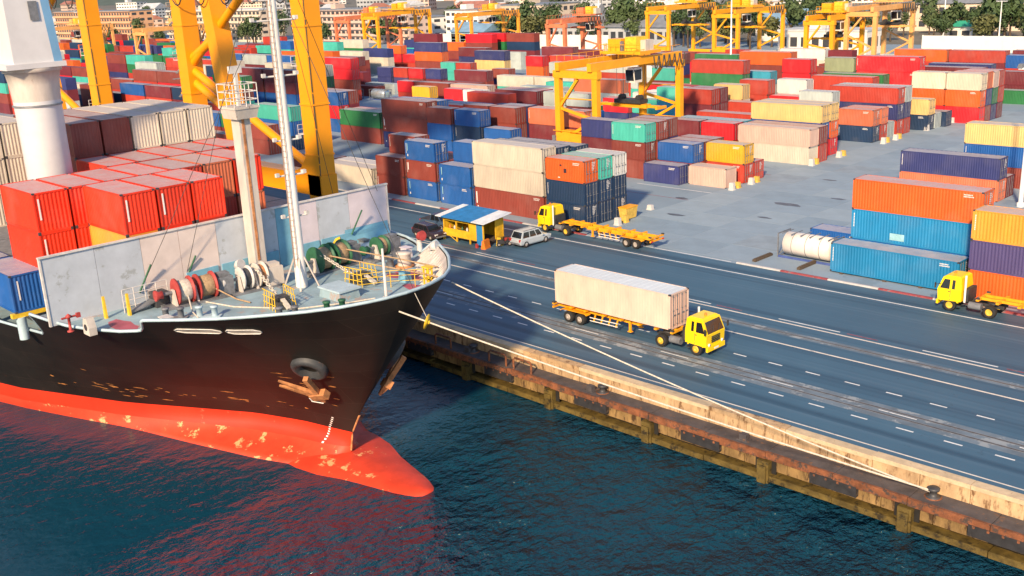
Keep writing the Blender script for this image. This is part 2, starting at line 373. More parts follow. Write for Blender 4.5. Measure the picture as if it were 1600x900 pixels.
# ------------------------------------------------------------ quay wall
qw = thing('quay_wall', 'weathered concrete quay wall with rusty ledge running along the water', 'quay wall', (0, 55, 0))
QX0, QX1 = -150.0, 60.0
def qpieces(name, x0, x1, step, y0, y1, z0, z1, mats, gap=.03, jit=.0):
    x = x0; cache = [MB().box(0, y0-55, z0, step-gap, y1-55, z1).mesh(name, M(m_)) for m_ in mats]
    while x < x1:
        o_ = link(name, random.choice(cache), qw, (x, random.uniform(-jit, jit), random.uniform(-jit, jit)*.8)); o_.rotation_euler = (0, random.uniform(-jit, jit)*.25, 0); x += step
qpieces('cap_stone', QX0, QX1, 5.9, 54.95, 55.7, -.22, .05, ['quay_cap', 'quay_cap', 'quay_concrete'], .03, .02)
qpieces('wall_panel', QX0, QX1, 2.95, 55.03, 55.7, -1.15, -.22, ['quay_concrete'], .05, .025)
qpieces('ledge_slab', QX0, QX1, 4.7, 53.62, 55.06, -1.40, -1.15, ['ledge_top'], .04, .0)
qpieces('rust_beam', QX0, QX1, 4.7, 53.42, 53.61, -1.62, -1.13, ['quay_rust'], .05, .045)
qpieces('face_panel', QX0, QX1, 3.13, 53.72, 54.5, -2.42, -1.41, ['quay_low'], .05, .02)
qpieces('waler_beam', QX0, QX1, 9.4, 53.40, 54.2, -3.12, -2.72, ['quay_algae'], .05, .05)
MB().box(QX0, -.5, -6, QX1, .6, -1.42).build('backing', ['dark_void'], qw)  # near-black colour stands in for the shade in the gap
MB().box(QX0, .7, -2, QX1, 1.2, -.06).build('backing', ['quay_concrete'], qw)
fm = MB().box(0, -1.62, -2.20, 3.1, -1.30, -1.50, 0)
for xx in (.3, 1.1, 1.9, 2.7): fm.box(xx-.07, -1.66, -1.66, xx+.07, -1.62, -1.52, 1)
fm = fm.mesh('fender_panel', M('rubber', 'quay_rust'))
pm = MB().box(-.42, -1.75, -4.5, .42, -1.28, -1.72, 0).box(-.3, -1.90, -4.5, .3, -1.75, -2.0, 0).box(-.75, -1.36, -2.6, -.43, -1.27, -1.55, 1).box(.43, -1.36, -2.6, .75, -1.27, -1.55, 1).mesh('pile', M('quay_algae', 'dark_void'))  # near-black strips beside the pile imitate the shade of a recess
for me in (fm, pm): fixn(me)
for k in range(-9, 8):
    link('fender_panel', fm, qw, (-39.1+9.75*k, 0, 0)); link('pile', pm, qw, (-42+9.4*k, 0, 0))
for x in (-58.4, -55.6, -65):
    MB().tube([(x, -1.2, -1.15), (x, -1.2, -.35), (x+.15, -1.2, -.2), (x+1.8, -1.2, -.2), (x+1.95, -1.2, -.35), (x+1.95, -1.2, -1.15)], .09, 8).build('safety_hoop', ['quay_rust'], qw)
for x in (-61.3, -47.9, -34.6):
    MB().box(x-.25, -1.0, -1.16, x+.25, -.6, -.72).box(x-.4, -1.1, -1.16, x+.4, -.5, -1.1).build('rubble', ['ledge_top'], qw)
def bollard(x, y, z, label):
    b = thing('mooring_bollard', label, 'bollard', (x, y, z), 0, 'bollards on the quay ledge')
    MB().lathe((0, 0, 0), (0, 0, 1), [(0, .42), (.06, .42), (.07, .24), (.38, .20), (.45, .34), (.58, .36), (.64, .26), (.66, 0)], 18).build('bollard_post', ['steel_dark'], b)
    MB().lathe((0, 0, 0), (0, 0, 1), [(0, .5), (.035, .5), (.036, 0)], 18).build('base_plate', ['quay_rust'], b)
    return b
bollard(-22.1, 54.5, -1.15, 'dark bollard on the quay ledge that holds both white mooring ropes')
bollard(-47.0, 54.5, -1.15, 'bare rusty bollard on the quay ledge level with the white trailer')
bollard(-61.0, 54.5, -1.15, 'bare bollard on the quay ledge just beside the ship bow')
# ============================================================ SHIP
YC = 38.2; ZD = 8.3; ZB = 9.5
def itp(tab, x):
    if x <= tab[0][0]: return tab[0][1]
    for (a, b), (c, d) in zip(tab, tab[1:]):
        if x <= c:
            t = (x-a)/(c-a); return b+(d-b)*t
    return tab[-1][1]
STEM = [(-6, -57.0), (-3.2, -56.4), (-1.15, -55.9), (1, -54.5), (3, -53.0), (6, -50.9), (8, -49.7), (9.5, -48.9), (11, -48.3)]
BD = [(0, 0), (.1, 1.2), (.35, 2.1), (.7, 2.9), (1.2, 3.9), (2.5, 5.5), (5.1, 7.9), (6, 8.7), (8.4, 10.4), (9.4, 11.1), (11.2, 12.3), (12, 13.2), (13, 14.1), (16, 15.2), (19.5, 15.55), (24, 15.6), (200, 15.6)]
B1 = [(0, 0), (2, .5), (4.4, 1.05), (8.4, 2.5), (13, 5.0), (18, 7.8), (30, 12.9), (44, 15.2), (200, 15.4)]
BWL = [(0, 0), (.5, 1.5), (2.2, 3.3), (5, 4.45), (11, 6.2), (17.6, 8.0), (24, 10.3), (31, 12.7), (44, 15.2), (200, 15.3)]
def stem(z): return itp(STEM, z)
def halfb(d, z):
    if z < -1.15:
        t = max(0, min(1, (z+3.2)/2.05)); return itp(B1, d)+(itp(BWL, d)-itp(B1, d))*(1-t)**2.9
    t = max(0, min(1.1, (z+1.15)/10.65)); return itp(B1, d)+(itp(BD, d)-itp(B1, d))*t**1.3
def hb_at(x, z): return halfb(max(0, stem(z)-x), z)
def smooth(a, b, x): t = max(0, min(1, (x-a)/(b-a))); return t*t*(3-2*t)
def ztop(x):
    z = ZB+.85*max(0, (x+59.6)/10.7)**1.3
    z -= (ZB-8.42)*smooth(-59.6, -60.5, x)*1.0
    z -= 2.35*smooth(-70.2, -71.2, x)
    return z
DS = [0, .06, .14, .28, .5, .8, 1.2, 1.7, 2.4, 3.2, 4.2, 5.4, 6.6, 7.8, 8.8, 9.8, 10.5, 10.7, 10.9, 11.1, 11.3, 11.5, 11.7, 12.5, 14.5, 16.5, 18.5, 20.5, 21.2, 21.5, 21.7, 21.9, 22.1, 22.4, 24, 28, 33, 39, 46, 55, 66, 80, 95]
ship = thing('container_ship', 'black and red hulled container ship moored bow first along the quay', 'ship', (-75, YC, WZ))
SO = Vector((-75, YC, WZ))
def sb(mb, name, mats, parent=None):
    """build a ship part given in world coordinates under the ship"""
    o = mb.build(name, mats, parent or ship)
    if parent is None: o.location = -SO
    return o
def shell(zs_fn, name, mats, off=0.0, flip=False):
    mb = MB(); nd = len(DS)
    for s in (-1, 1):
        vs = []; rows = None
        for d in DS:
            xt = stem(9.5)-d; zs = zs_fn(xt); rows = len(zs)
            for z in zs:
                vs.append((stem(z)-d - (off if d == 0 else 0), YC+s*max(0, halfb(d, z)-off), z))
        fs = [(i*rows+j, (i+1)*rows+j, (i+1)*rows+j+1, i*rows+j+1) for i in range(nd-1) for j in range(rows-1)]
        mb.add(vs, fs, 0, True)
    return sb(mb, name, mats)
BOOT = -1.15
hull = shell(lambda x: [BOOT+(ztop(x)-BOOT)*k/14 for k in range(15)], 'hull_side', ['hull_black'])
boot = shell(lambda x: [-2.3, -2.1, -1.9, -1.6, -1.35, BOOT], 'boot_topping', ['hull_red'])
shell(lambda x: [-5.5, -4.2, -3.6, -3.2, -3.05, -2.9, -2.75, -2.6, -2.45, -2.3], 'waterline_belt', ['hull_fade'])
# bulb
bl = MB(); prof = [(-72, 1.2, .8, -4.6), (-66, 4.5, 1.7, -4.6), (-61, 5.6, 1.8, -4.6), (-58, 5.4, 1.84, -4.6), (-56, 4.9, 1.84, -4.6), (-53.6, 3.7, 1.80, -4.6), (-52, 3.2, 1.76, -4.6), (-50.8, 2.85, 1.72, -4.6), (-49.8, 2.45, 1.68, -4.58), (-49.0, 2.0, 1.62, -4.55), (-48.4, 1.55, 1.53, -4.5), (-48.05, 1.0, 1.42, -4.45), (-47.85, .1, .3, -4.2)]
NB = 30; vs = []
for x, ra_, rb_, zc in prof:
    for j in range(NB):
        a = 2*math.pi*j/NB; vs.append((x, YC+ra_*math.cos(a), zc+rb_*math.sin(a)))
bl.add(vs, [(i*NB+j, i*NB+(j+1) % NB, (i+1)*NB+(j+1) % NB, (i+1)*NB+j) for i in range(len(prof)-1) for j in range(NB)], 0, True)
sb(bl, 'bulbous_bow', ['bulb_red'])
# inner bulwark and rim
iw = MB()
xs = [x for x in [stem(9.5)-d for d in DS] if x > -60.6]
for s in (-1, 1):
    vs = []
    for x in xs:
        zt = max(ZD+.06, ztop(x)-.02)
        xl = min(x, stem(ZD)-.25); vs += [(xl-.16, YC+s*max(0, hb_at(xl, ZD)-.18), ZD-.05), (min(x, stem(zt)-.2)-.16, YC+s*max(0, hb_at(x, zt)-.18), zt)]
    iw.add(vs, [(2*i, 2*i+2, 2*i+3, 2*i+1) for i in range(len(xs)-1)], 0, True)
sb(iw, 'bulwark_lining', ['bulwark_in'])
rim = MB()
for s in (-1, 1):
    pts = []
    for d in DS:
        x = stem(9.5)-d; z = ztop(x); pts.append((stem(z)-d-.05, YC+s*max(0, halfb(d, z)-.05), z+.02))
    rim.tube(pts, .11, 6)
sb(rim, 'gunwale', ['rim_blue'])
# bulwark stays
for k in range(34):
    s = -1 if k % 2 else 1; d = 1.5+(k//2)*.56
    x = stem(ZD)-d; b0 = hb_at(x, ZD)-.2; b1 = hb_at(x, ztop(x)-.15)-.2
    t = Vector((hb_at(x-.3, ZD)-hb_at(x+.3, ZD), .6*s, 0)) if False else None
    dy = (hb_at(x-.25, ZD)-hb_at(x+.25, ZD))/.5
    nrm = Vector((1, s*dy*0+s, 0)); nrm = Vector((dy, s, 0)).normalized()
    p = Vector((x, YC+s*b0, ZD+.01)); q = Vector((x, YC+s*b1, ztop(x)-.12)); i = p-nrm*.62
    tn = Vector((-nrm.y, nrm.x, 0))*.03
    MBs = MB(); MBs.add([p-tn, q-tn, i-tn, p+tn, q+tn, i+tn], [(0, 1, 2), (5, 4, 3), (0, 3, 4, 1), (1, 4, 5, 2), (2, 5, 3, 0)])
    sb(MBs, 'bulwark_stay', ['bulwark_in'])
# decks
def deckpoly(z, xa, xb, name, mats, n=26):
    xs = [xa+(xb-xa)*(1-(1-k/n)**2) for k in range(n+1)]; mb = MB(); vs = []
    for x in xs:
        b = max(.02, hb_at(x, z)-.14); vs += [(x, YC-b, z), (x, YC+b, z)]
    mb.add(vs, [(2*i, 2*i+2, 2*i+3, 2*i+1) for i in range(n)])
    return sb(mb, name, mats)
deck = deckpoly(ZD, -70.3, stem(ZD)-.2, 'forecastle_deck', ['deck_paint'])
deckpoly(5.5, -140, -70.3, 'main_deck', ['deck_paint'])
sb(MB().add([(-70.3, YC-hb_at(-70.3, 5.5)+.15, 5.5), (-70.3, YC+hb_at(-70.3, 5.5)-.15, 5.5), (-70.3, YC+hb_at(-70.3, ZD)-.15, ZD), (-70.3, YC-hb_at(-70.3, ZD)+.15, ZD)], [(0, 1, 2, 3)]), 'deck_bulkhead', ['bw_blue'])
for cx, cy, a, b in ((-56.8, 45.6, 2.0, 1.0), (-58.0, 44.6, .9, .5), (-63.4, 26.6, 1.8, .7), (-54.6, 43.6, 1.2, .6)):
    pts = [(cx+a*math.cos(t*.449)*random.uniform(.85, 1.1), cy+b*math.sin(t*.449)*random.uniform(.8, 1.1), ZD+.006) for t in range(14)]
    sb(MB().add(pts, [tuple(range(14))]), 'deck_patch', ['deck_magenta'])
# chock slots in the bulwark, port side; pale plates imitate the lit deck inside
def on_hull(x, z, s=-1, out=.0): return Vector((x, YC+s*(hb_at(x, z)+out), z))
for xa, xb in ((-58.9, -56.35), (-56.05, -54.3)):
    zc = 8.55; hgt = .19; n = 9; ring = []
    def edge(f, e):
        res = []
        for k in range(n): x = xa+(xb-xa)*k/(n-1); res.append((x, zc+f+e))
        return res
    top = edge(hgt, .1); bot = edge(-hgt, .1)
    inner = MB(); vs = []
    for k in range(n):
        x = xa+(xb-xa)*k/(n-1); hh = hgt*(.25 if k in (0, n-1) else (.8 if k in (1, n-2) else 1))
        vs += [on_hull(x, zc-hh, -1, .03), on_hull(x, zc+hh, -1, .03)]
    inner.add(vs, [(2*i, 2*i+2, 2*i+3, 2*i+1) for i in range(n-1)])
    sl = sb(inner, 'chock_slot', ['bulwark_in'])
    lp = [on_hull(xa+(xb-xa)*k/(n-1), zc-hgt*(.3 if k in (0, n-1) else 1), -1, .05) for k in range(n)]+[on_hull(xa+(xb-xa)*k/(n-1), zc+hgt*(.3 if k in (0, n-1) else 1), -1, .05) for k in range(n-1, -1, -1)]
    MB().tube(lp+[lp[0]], .035, 6).build('slot_rim', ['ship_white'], sl)
# hull markings: draught marks, bulb mark, rust scuffs
for k in range(15):
    z = -.2-.19*k; x = stem(z)-1.75-.02*k
    c = on_hull(x, z, -1, .025); c2 = on_hull(x-.17, z, -1, .025)
    if z < -2.4: continue
    sb(MB().add([c, c2, on_hull(x-.17, z+.1, -1, .025), on_hull(x, z+.1, -1, .025)], [(0, 1, 2, 3)]), 'draught_mark', ['mark_white'])
for pts in (((-57.9, 1.5), (-57.9, 1.2)), ((-57.95, 1.2), (-57.0, 1.2)), ((-57.0, 1.2), (-57.0, 1.4))):
    (xa, za), (xb, zb) = pts
    sb(MB().bar(on_hull(xa, za, -1, .02), on_hull(xb, zb, -1, .02), .07, .05), 'hull_mark', ['mark_white'])
for k in range(60):
    if k < 44: x = random.gauss(-71, 4.5); z = random.gauss(.3, .5)
    else: x = random.uniform(-58.5, -54.8); z = random.uniform(1.0, 4.2)
    if x > stem(z)-1.5 or z < -.95: continue
    l = random.uniform(.2, 1.0); h_ = random.uniform(.02, .07); n = 6; vs = []
    for i in range(n+1):
        xx = x+l*i/n; th = h_*math.sin(math.pi*i/n)**.6*random.uniform(.5, 1.2)
        vs += [on_hull(xx, z-th-.06*i/n, -1, .012), on_hull(xx, z+th-.06*i/n, -1, .012)]
    sb(MB().add(vs, [(2*i, 2*i+2, 2*i+3, 2*i+1) for i in range(n)]), 'rust_scuff', ['scuff'])
sb(MB().tube([(stem(z)+.02, YC, z) for z in (-2.6, -2, -1.4, -1, -.4, .4)], .07, 8), 'stem_bar', ['anchor_rust'])
# ------------------------------------------------------------ breakwater
XB = -67.2; BWZ = 12.85
bw = link('breakwater', None, ship, (XB-SO.x, 0, ZD-SO.z))
def bwp(y0, y1, mat, z0=0, z1=BWZ-ZD, name='breakwater_panel', px=0.0, curve=False):
    mb = MB().box(px, y0-YC+.015, z0, px+.10, y1-YC-.015, z1)
    return mb.build(name, [mat], bw)
panels = [(23.5, 27.0, 'bw_grey'), (27.0, 30.2, 'bw_grey'), (30.2, 33.0, 'bw_pink'), (33.0, 35.9, 'bw_pink'), (35.9, 38.4, 'bw_grey'), (38.4, 40.9, 'bw_grey'), (40.9, 42.8, 'bw_blue'), (42.8, 44.6, 'bw_lilac'), (44.6, 47.6, 'bw_grey'), (47.6, 51.4, 'bw_lilac')]
for y0, y1, m_ in panels: bwp(y0, y1, m_)
for y0, y1 in ((33.2, 35.7), (36.0, 40.8), (42.9, 44.5), (44.7, 51.3)): bwp(y0, y1, 'bw_blue', .05, 1.35, 'splash_plate', .104)
MB().box(-.06, 23.35-YC, BWZ-ZD, .22, 51.55-YC, BWZ-ZD+.10).build('top_rim', ['ship_white'], bw)
MB().box(-.06, 23.38-YC, 0, .16, 23.5-YC, BWZ-ZD).build('side_rim', ['ship_white'], bw)
MB().box(-.06, 51.42-YC, 0, .16, 51.53-YC, BWZ-ZD).build('side_rim', ['ship_white'], bw)
cv = MB(); vs = []
for k in range(7):
    a = k/6*math.pi/2; vs += [(.12+1.0*(1-math.cos(a)), 51.3-YC, .02+1.6*(1-math.sin(a))), (.12+1.0*(1-math.cos(a)), 47.0-YC, .02+1.6*(1-math.sin(a)))]
cv.add(vs, [(2*i, 2*i+1, 2*i+3, 2*i+2) for i in range(6)], 0, True); cv.build('spray_plate', ['bw_blue'], bw)
MB().box(1.2, 46.6-YC, .02, 2.6, 50.6-YC, .5).box(.9, 46.6-YC, .5, 2.3, 50.2-YC, .56).build('platform', ['rim_blue'], bw)
for y in (25.5, 29, 32.5, 36.5, 41.5, 46, 49.5):
    MB().add([(-.01, y-YC-.05, 3.4), (-.01, y-YC-.05, 0), (-1.2, y-YC-.05, 0), (-.01, y-YC+.05, 3.4), (-.01, y-YC+.05, 0), (-1.2, y-YC+.05, 0)], [(0, 1, 2), (5, 4, 3), (0, 2, 5, 3), (1, 4, 5, 2), (0, 3, 4, 1)]).build('stiffener', ['bw_grey'], bw)
# ------------------------------------------------------------ masts and posts
def spart(name, x, y, z): return link(name, None, ship, (x-SO.x, y-SO.y, z-SO.z))
fm_ = spart('foremast', -61.3, 38.9, ZD)
MB().tube([(0, 0, 0), (0, 0, 10), (0, 0, 26)], .40, 14, r2=.24).build('mast_tube', ['mast_white'], fm_)
lad = MB()
lad.tube([(.02, -.46, 1.5), (-.04, -.34, 25)], .035, 5).tube([(.34, -.38, 1.5), (.24, -.28, 25)], .03, 5)
for k in range(58): lad.tube([(.02, -.45+.002*k, 1.7+k*.4), (.33, -.37+.0015*k, 1.7+k*.4)], .012, 4, cap=False)
lad.build('ladder', ['ladder_brown'], fm_)
MB().tube([(-.25, -.25, 0), (-.12, -.1, 26)], .10, 6).build('cable_pipe', ['mast_white'], fm_)
for z, l in ((5.1, .9), (8.0, 1.0), (10.4, .9), (14.7, 1.2), (18.3, 1.6), (19.6, 1.3)):
    a = MB().tube([(-.2, -l, z), (.2, l, z)], .07, 6).box(-.16, -l-.12, z, .02, -l+.14, z+.24).box(.0, l-.14, z, .3, l+.12, z+.24)
    a.build('light_bracket', ['ship_white'], fm_)
for a in (0.6, 2.7, 4.2, 5.6):
    MB().bar((math.cos(a)*.35, math.sin(a)*.35, 2.2), (math.cos(a)*1.3, math.sin(a)*1.3, 0), .12, .10).build('foot_brace', ['bulwark_in'], fm_)
for p, q in (((0, 0, 25.5), (-12, 12, 1.0)), ((0, 0, 22), (8.4, 3.4, .2)), ((0, 0, 25), (-5.6, 11.5, 4.2)), ((0, 0, 20), (-5.7, -9.3, .8)), ((0, 0, 25), (-6, -5.8, .6))):
    MB().tube([p, q], .022, 5).build('stay_wire', ['wire'], fm_)
# green turnbuckles at the foot of the stays
for q in ((-5.7, -9.3, .8), (-6, -5.8, .6), (-5.6, 8.6, 1.2)):
    MB().tube([q, (q[0]+.5, q[1]+.85, q[2]+1.9)], .065, 7).build('turnbuckle', ['ship_green'], fm_)
pp = spart('crane_rest_post', -66.3, 38.5, ZD-1.65)
MB().box(-.52, -.45, 1.66, .52, .45, 14.0).build('column', ['post_cream'], pp)
MB().box(.522, -.25, 3, .56, -.05, 13.6).build('cable_tray', ['anchor_rust'], pp)
MB().box(-1.1, -1.0, 14.0, 1.1, 1.0, 14.15).add([(-.9, -.8, 13.3), (.9, -.8, 13.3), (.9, .8, 13.3), (-.9, .8, 13.3), (-1.05, -.95, 14), (1.05, -.95, 14), (1.05, .95, 14), (-1.05, .95, 14)], [(0, 1, 5, 4), (1, 2, 6, 5), (2, 3, 7, 6), (3, 0, 4, 7)]).build('platform', ['post_cream'], pp)
rl = MB()
cs = [(-1.05, -.95), (1.05, -.95), (1.05, .95), (-1.05, .95)]
for i in range(4):
    a, b = cs[i], cs[(i+1) % 4]
    for z in (14.6, 15.15, 15.7): rl.tube([(*a, z), (*b, z)], .04, 5)
    for t in (0, .5): rl.tube([(a[0]+(b[0]-a[0])*t, a[1]+(b[1]-a[1])*t, 14.15), (a[0]+(b[0]-a[0])*t, a[1]+(b[1]-a[1])*t, 15.7)], .04, 5)
rl.build('railing', ['ship_white'], pp)
MB().box(-.12, -.12, 14.15, .12, .12, 16.4).box(-.1, -.5, 16.4, .1, .5, 16.9).build('lamp_stand', ['ship_white'], pp)
# cargo crane pedestal on the centre line
pd = spart('crane_pedestal', -84.4, 31.55, 5.5)
MB().lathe((0, 0, 0), (0, 0, 1), [(0, 1.7), (13, 1.7), (15.6, 1.75)], 40).build('pedestal_tube', ['pedestal_white'], pd)
MB().lathe((0, 0, 15.2), (0, 0, 1), [(0, 1.84), (.12, 1.84), (.13, 1.74)], 40).build('seam_ring', ['steel_grey'], pd)
MB().lathe((0, 0, 15.6), (0, 0, 1), [(0, 1.75), (1.2, 1.83), (2.2, 2.0), (2.21, 2.15), (2.5, 2.15)], 40).build('flange', ['post_cream'], pd)
MB().hexa([(-1.5, -1.9, 18.5), (1.8, -1.9, 18.5), (1.8, 1.1, 18.5), (-1.5, 1.1, 18.5)], [(-1.2, -1.7, 29), (1.3, -1.7, 29), (1.3, .6, 29), (-1.2, .6, 29)]).build('crane_house', ['pedestal_white'], pd)
MB().hexa([(1.72, -.1, 21.6), (1.76, -.1, 21.6), (1.76, .55, 21.6), (1.72, .55, 21.6)], [(1.64, -.1, 23.0), (1.69, -.1, 23.0), (1.69, .55, 23.0), (1.64, .55, 23.0)]).build('house_window', ['steel_grey'], pd)
MB().hexa([(-1.5, 1.1, 18.5), (1.8, 1.1, 18.5), (1.8, 1.75, 18.5), (-1.5, 1.75, 18.5)], [(-1.2, .6, 29), (1.3, .6, 29), (1.3, 1.2, 29), (-1.2, 1.2, 29)]).build('house_side', ['pedestal_shade'], pd)  # side away from the light, its shade painted as blue
MB().box(-2.0, -2.6, 18.12, 2.1, 1.9, 18.5).build('slew_platform', ['pedestal_white'], pd)
MB().bar((-1, -1, 27), (-50, 0, 24), 2.0, 1.8).build('jib', ['pedestal_white'], pd)
# hatch covers and lashing frames
sb(MB().box(-139, YC-11.9, 5.5, -69.6, YC+12.6, 9.85), 'hatch_coaming', ['steel_dark'])
for k in range(11): sb(MB().box(-75.7-6.3*k, YC-12.1, 9.85, -69.6-6.3*k, YC+12.8, 9.98), 'hatch_cover', ['steel_grey'])
lb = spart('lashing_support', -75, 24.9, 5.5)
MB().box(-.3, -1.2, 1.65, .15, 1.7, 1.95).build('support_beam', ['ship_yellow'], lb)
MB().lathe((-.05, -.6, 0), (0, 0, 1), [(0, .34), (1.65, .34)], 14).build('support_leg', ['rim_blue'], lb)
MB().lathe((-5.7, -.6, 0), (0, 0, 1), [(0, .34), (1.65, .34)], 14).build('support_leg', ['rim_blue'], lb)
MB().box(-6.0, -1.2, 1.65, -5.5, 1.7, 1.95).build('support_beam', ['ship_yellow'], lb)
# ------------------------------------------------------------ deck machinery
def winch(x, y, drums, rz, name='mooring_winch'):
    """drums: (offset along shaft, length, flange radius, flange mat, rope mat)"""
    r = spart(name, x, y, ZD); r.rotation_euler = (0, 0, rz); r.scale = (.97, 1.0, .97)
    lo, hi = min(d[0] for d in drums)-.9, max(d[0]+d[1] for d in drums)+.9
    MB().tube([(0, lo, 1.05), (0, hi, 1.05)], .12, 10).build('shaft', ['steel_grey'], r)
    MB().box(-.7, lo, 0, .7, hi, .16).build('bed_plate', ['steel_grey'], r)
    for a, l, fr, fmat, rmat in drums:
        d = MB().lathe((0, a, 1.05), (0, 1, 0), [(0, fr), (.09, fr), (.10, fr*.62), (l-.10, fr*.62), (l-.09, fr), (l, fr)], 20).build('drum', [fmat], r)
        MB().lathe((0, a, 1.05), (0, 1, 0), [(.1, fr*.72), (.2, fr*.80), (l*.5, fr*.78), (l-.2, fr*.82), (l-.1, fr*.72)], 20).build('rope_coil', [rmat], d)
        MB().hexa([(-.55, a-.22, .16), (.55, a-.22, .16), (.55, a-.08, .16), (-.55, a-.08, .16)], [(-.2, a-.22, 1.25), (.2, a-.22, 1.25), (.2, a-.08, 1.25), (-.2, a-.08, 1.25)]).build('bearing', ['post_cream'], r)
    MB().box(-.5, hi-.75, .16, .6, hi+.35, 1.5).box(-.35, hi-.6, 1.5, .4, hi+.2, 1.75).build('gear_case', ['post_cream' if drums[0][3] == 'ship_white' else 'steel_grey'], r)
    MB().lathe((0, lo-.5, 1.05), (0, 1, 0), [(0, .38), (.08, .4), (.3, .24), (.5, .3), (.52, .1)], 16).build('warping_head', [drums[0][3]], r)
    return r
winch(-64.4, 30.9, [(0, 1.1, .95, 'ship_red', 'rope_white'), (1.5, 1.2, .95, 'ship_red', 'rope_tan')], -.12)
winch(-63.6, 35.4, [(0, .7, .85, 'ship_white', 'steel_dark'), (1.2, .6, .9, 'post_cream', 'anchor_rust')], -.1, 'windlass')
winch(-63.2, 41.4, [(0, 1.2, 1.05, 'ship_green', 'rope_tan'), (1.6, 1.2, 1.05, 'ship_green', 'rope_tan')], .10)
winch(-62.6, 46.6, [(0, .8, .8, 'ship_green', 'rope_tan')], .1)
def chain(p, q, n=15):
    p, q = Vector(p), Vector(q); mb = MB()
    for k in range(n):
        c = p.lerp(q, (k+.5)/n); d = (q-p).normalized(); u = Vector((0, 0, 1)) if k % 2 else d.cross(Vector((0, 0, 1))).normalized()
        l = (q-p).length/n*.78; w_ = .11; ring = [c-d*l/2-u*w_, c+d*l/2-u*w_, c+d*l*.7, c+d*l/2+u*w_, c-d*l/2+u*w_, c-d*l*.7, c-d*l/2-u*w_]
        mb.tube(ring, .045, 5, cap=False)
    return sb(mb, 'anchor_chain', ['rope_white'])
chain((-63.0, 36.4, ZD+1.6), (-58.9, 35.4, ZD+.55)); chain((-62.6, 41.6, ZD+1.5), (-58.9, 41.7, ZD+.55))
def stopper(x, y, rz):
    r = spart('chain_stopper', x, y, ZD); r.rotation_euler = (0, 0, rz)
    MB().box(-.8, -.4, 0, .8, .4, .55).box(-.3, -.5, .55, .5, .5, .8).build('stopper_body', ['steel_dark'], r)
    for yy in (-.75, .75):
        gd = MB()
        for xx in (-.9, -.45, 0, .45, .9): gd.tube([(xx, yy, 0), (xx*.85, yy*.9, 1.25)], .03, 5)
        for z in (.4, .85, 1.25): gd.tube([(-.9, yy, z), (.9, yy*.95, z)], .035, 5)
        gd.build('guard_rail', ['ship_yellow'], r)
    MB().bar((.3, 0, .7), (1.5, 0, .2), .3, .18).build('chain_tongue', ['rope_white'], r)
stopper(-58.4, 35.2, -.15); stopper(-58.5, 42.0, .1)
hb_ = spart('hatch_box', -57.1, 39.1, ZD)
MB().hexa([(-1.2, -.85, 0), (1.2, -.85, 0), (1.2, .85, 0), (-1.2, .85, 0)], [(-1.1, -.78, .6), (1.1, -.78, .6), (1.1, .78, .6), (-1.1, .78, .6)]).build('coaming', ['deck_paint'], hb_)
MB().box(-1.25, -.9, .6, 1.25, .9, .72).build('lid', ['rim_blue'], hb_)
def bitts(x, y, rz, mat='steel_grey'):
    r = spart('bitts', x, y, ZD); r.rotation_euler = (0, 0, rz)
    MB().box(-.9, -.3, 0, .9, .3, .1).build('base', [mat], r)
    for xx in (-.5, .5): MB().lathe((xx, 0, .1), (0, 0, 1), [(0, .2), (.55, .2), (.56, .26), (.66, .26), (.67, 0)], 14).build('bitt_post', [mat], r)
bitts(-62.0, 29.4, .75); bitts(-54.6, 36.9, 1.1, 'ship_green'); bitts(-60.5, 31.0, .75, 'rim_blue'); bitts(-60.2, 46.0, -.6); bitts(-56.0, 34.2, .9)
def vent(x, y, mat, rz=0, s=1.0):
    r = spart('cowl_vent', x, y, ZD); r.rotation_euler = (0, 0, rz); r.scale = (s, s, s)
    MB().lathe((0, 0, 0), (0, 0, 1), [(0, .26), (.05, .22), (.95, .22)], 12).build('vent_pipe', ['ship_white'], r)
    MB().tube([(0, 0, .9), (.03, 0, 1.1), (.18, 0, 1.28), (.45, 0, 1.34)], .24, 12, r2=.40).build('vent_cowl', [mat], r)
for x, y, m_, a in ((-61.8, 50.2, 'ship_red', 0), (-66.3, 36.8, 'ship_white', .2), (-58.4, 48.6, 'ship_white', .4), (-65.6, 45.0, 'ship_yellow', .9)):
    vent(x, y, m_, a)
hy = spart('fire_hydrant', -65.1, 23.9, ZD)
MB().lathe((0, 0, 0), (0, 0, 1), [(0, .22), (.06, .22), (.07, .09), (.9, .09), (.92, .18), (1.05, .18), (1.2, 0)], 12).build('standpipe', ['ship_red'], hy)
MB().tube([(0, -.45, .95), (0, .5, .95)], .07, 8).box(-.1, .5, .8, .1, .75, 1.1).build('outlet', ['ship_red'], hy)
rf = spart('roller_fairlead', -63.5, 24.5, ZD)
MB().prism([(-.45, 0), (.45, 0), (.45, .5), (.22, 1.1), (-.22, 1.1), (-.45, .5)], 'y', -.25, .25).build('fairlead_frame', ['post_cream'], rf)
MB().lathe((0, -.27, .5), (0, 1, 0), [(0, .22), (.54, .22)], 14).build('fairlead_roller', ['steel_dark'], rf)
for x, y in ((-65.9, 26.6), (-65.2, 27.9)):
    MB().prism([(-.16, 0), (.16, 0), (.06, 1.5), (-.06, 1.5)], 'y', -.08, .08).build('warning_post', ['ship_yellow'], ship).location = Vector((x, y, ZD))-SO
lc = spart('access_ladder', -65.9, 29.3, ZD)
mb = MB()
for z in (.4, .8, 1.2, 1.6): mb.tube([(0, -1.4, z), (0, 1.8, z)], .03, 5)
for y in (-1.4, -.6, .2, 1.0, 1.8): mb.tube([(0, y, 0), (0, y, 1.6)], .035, 5)
mb.build('railing', ['ship_white'], lc); MB().bar((.3, -1.3, .1), (.3, 1.8, .75), .8, .1).build('stair', ['steel_grey'], lc)
mw = MB()
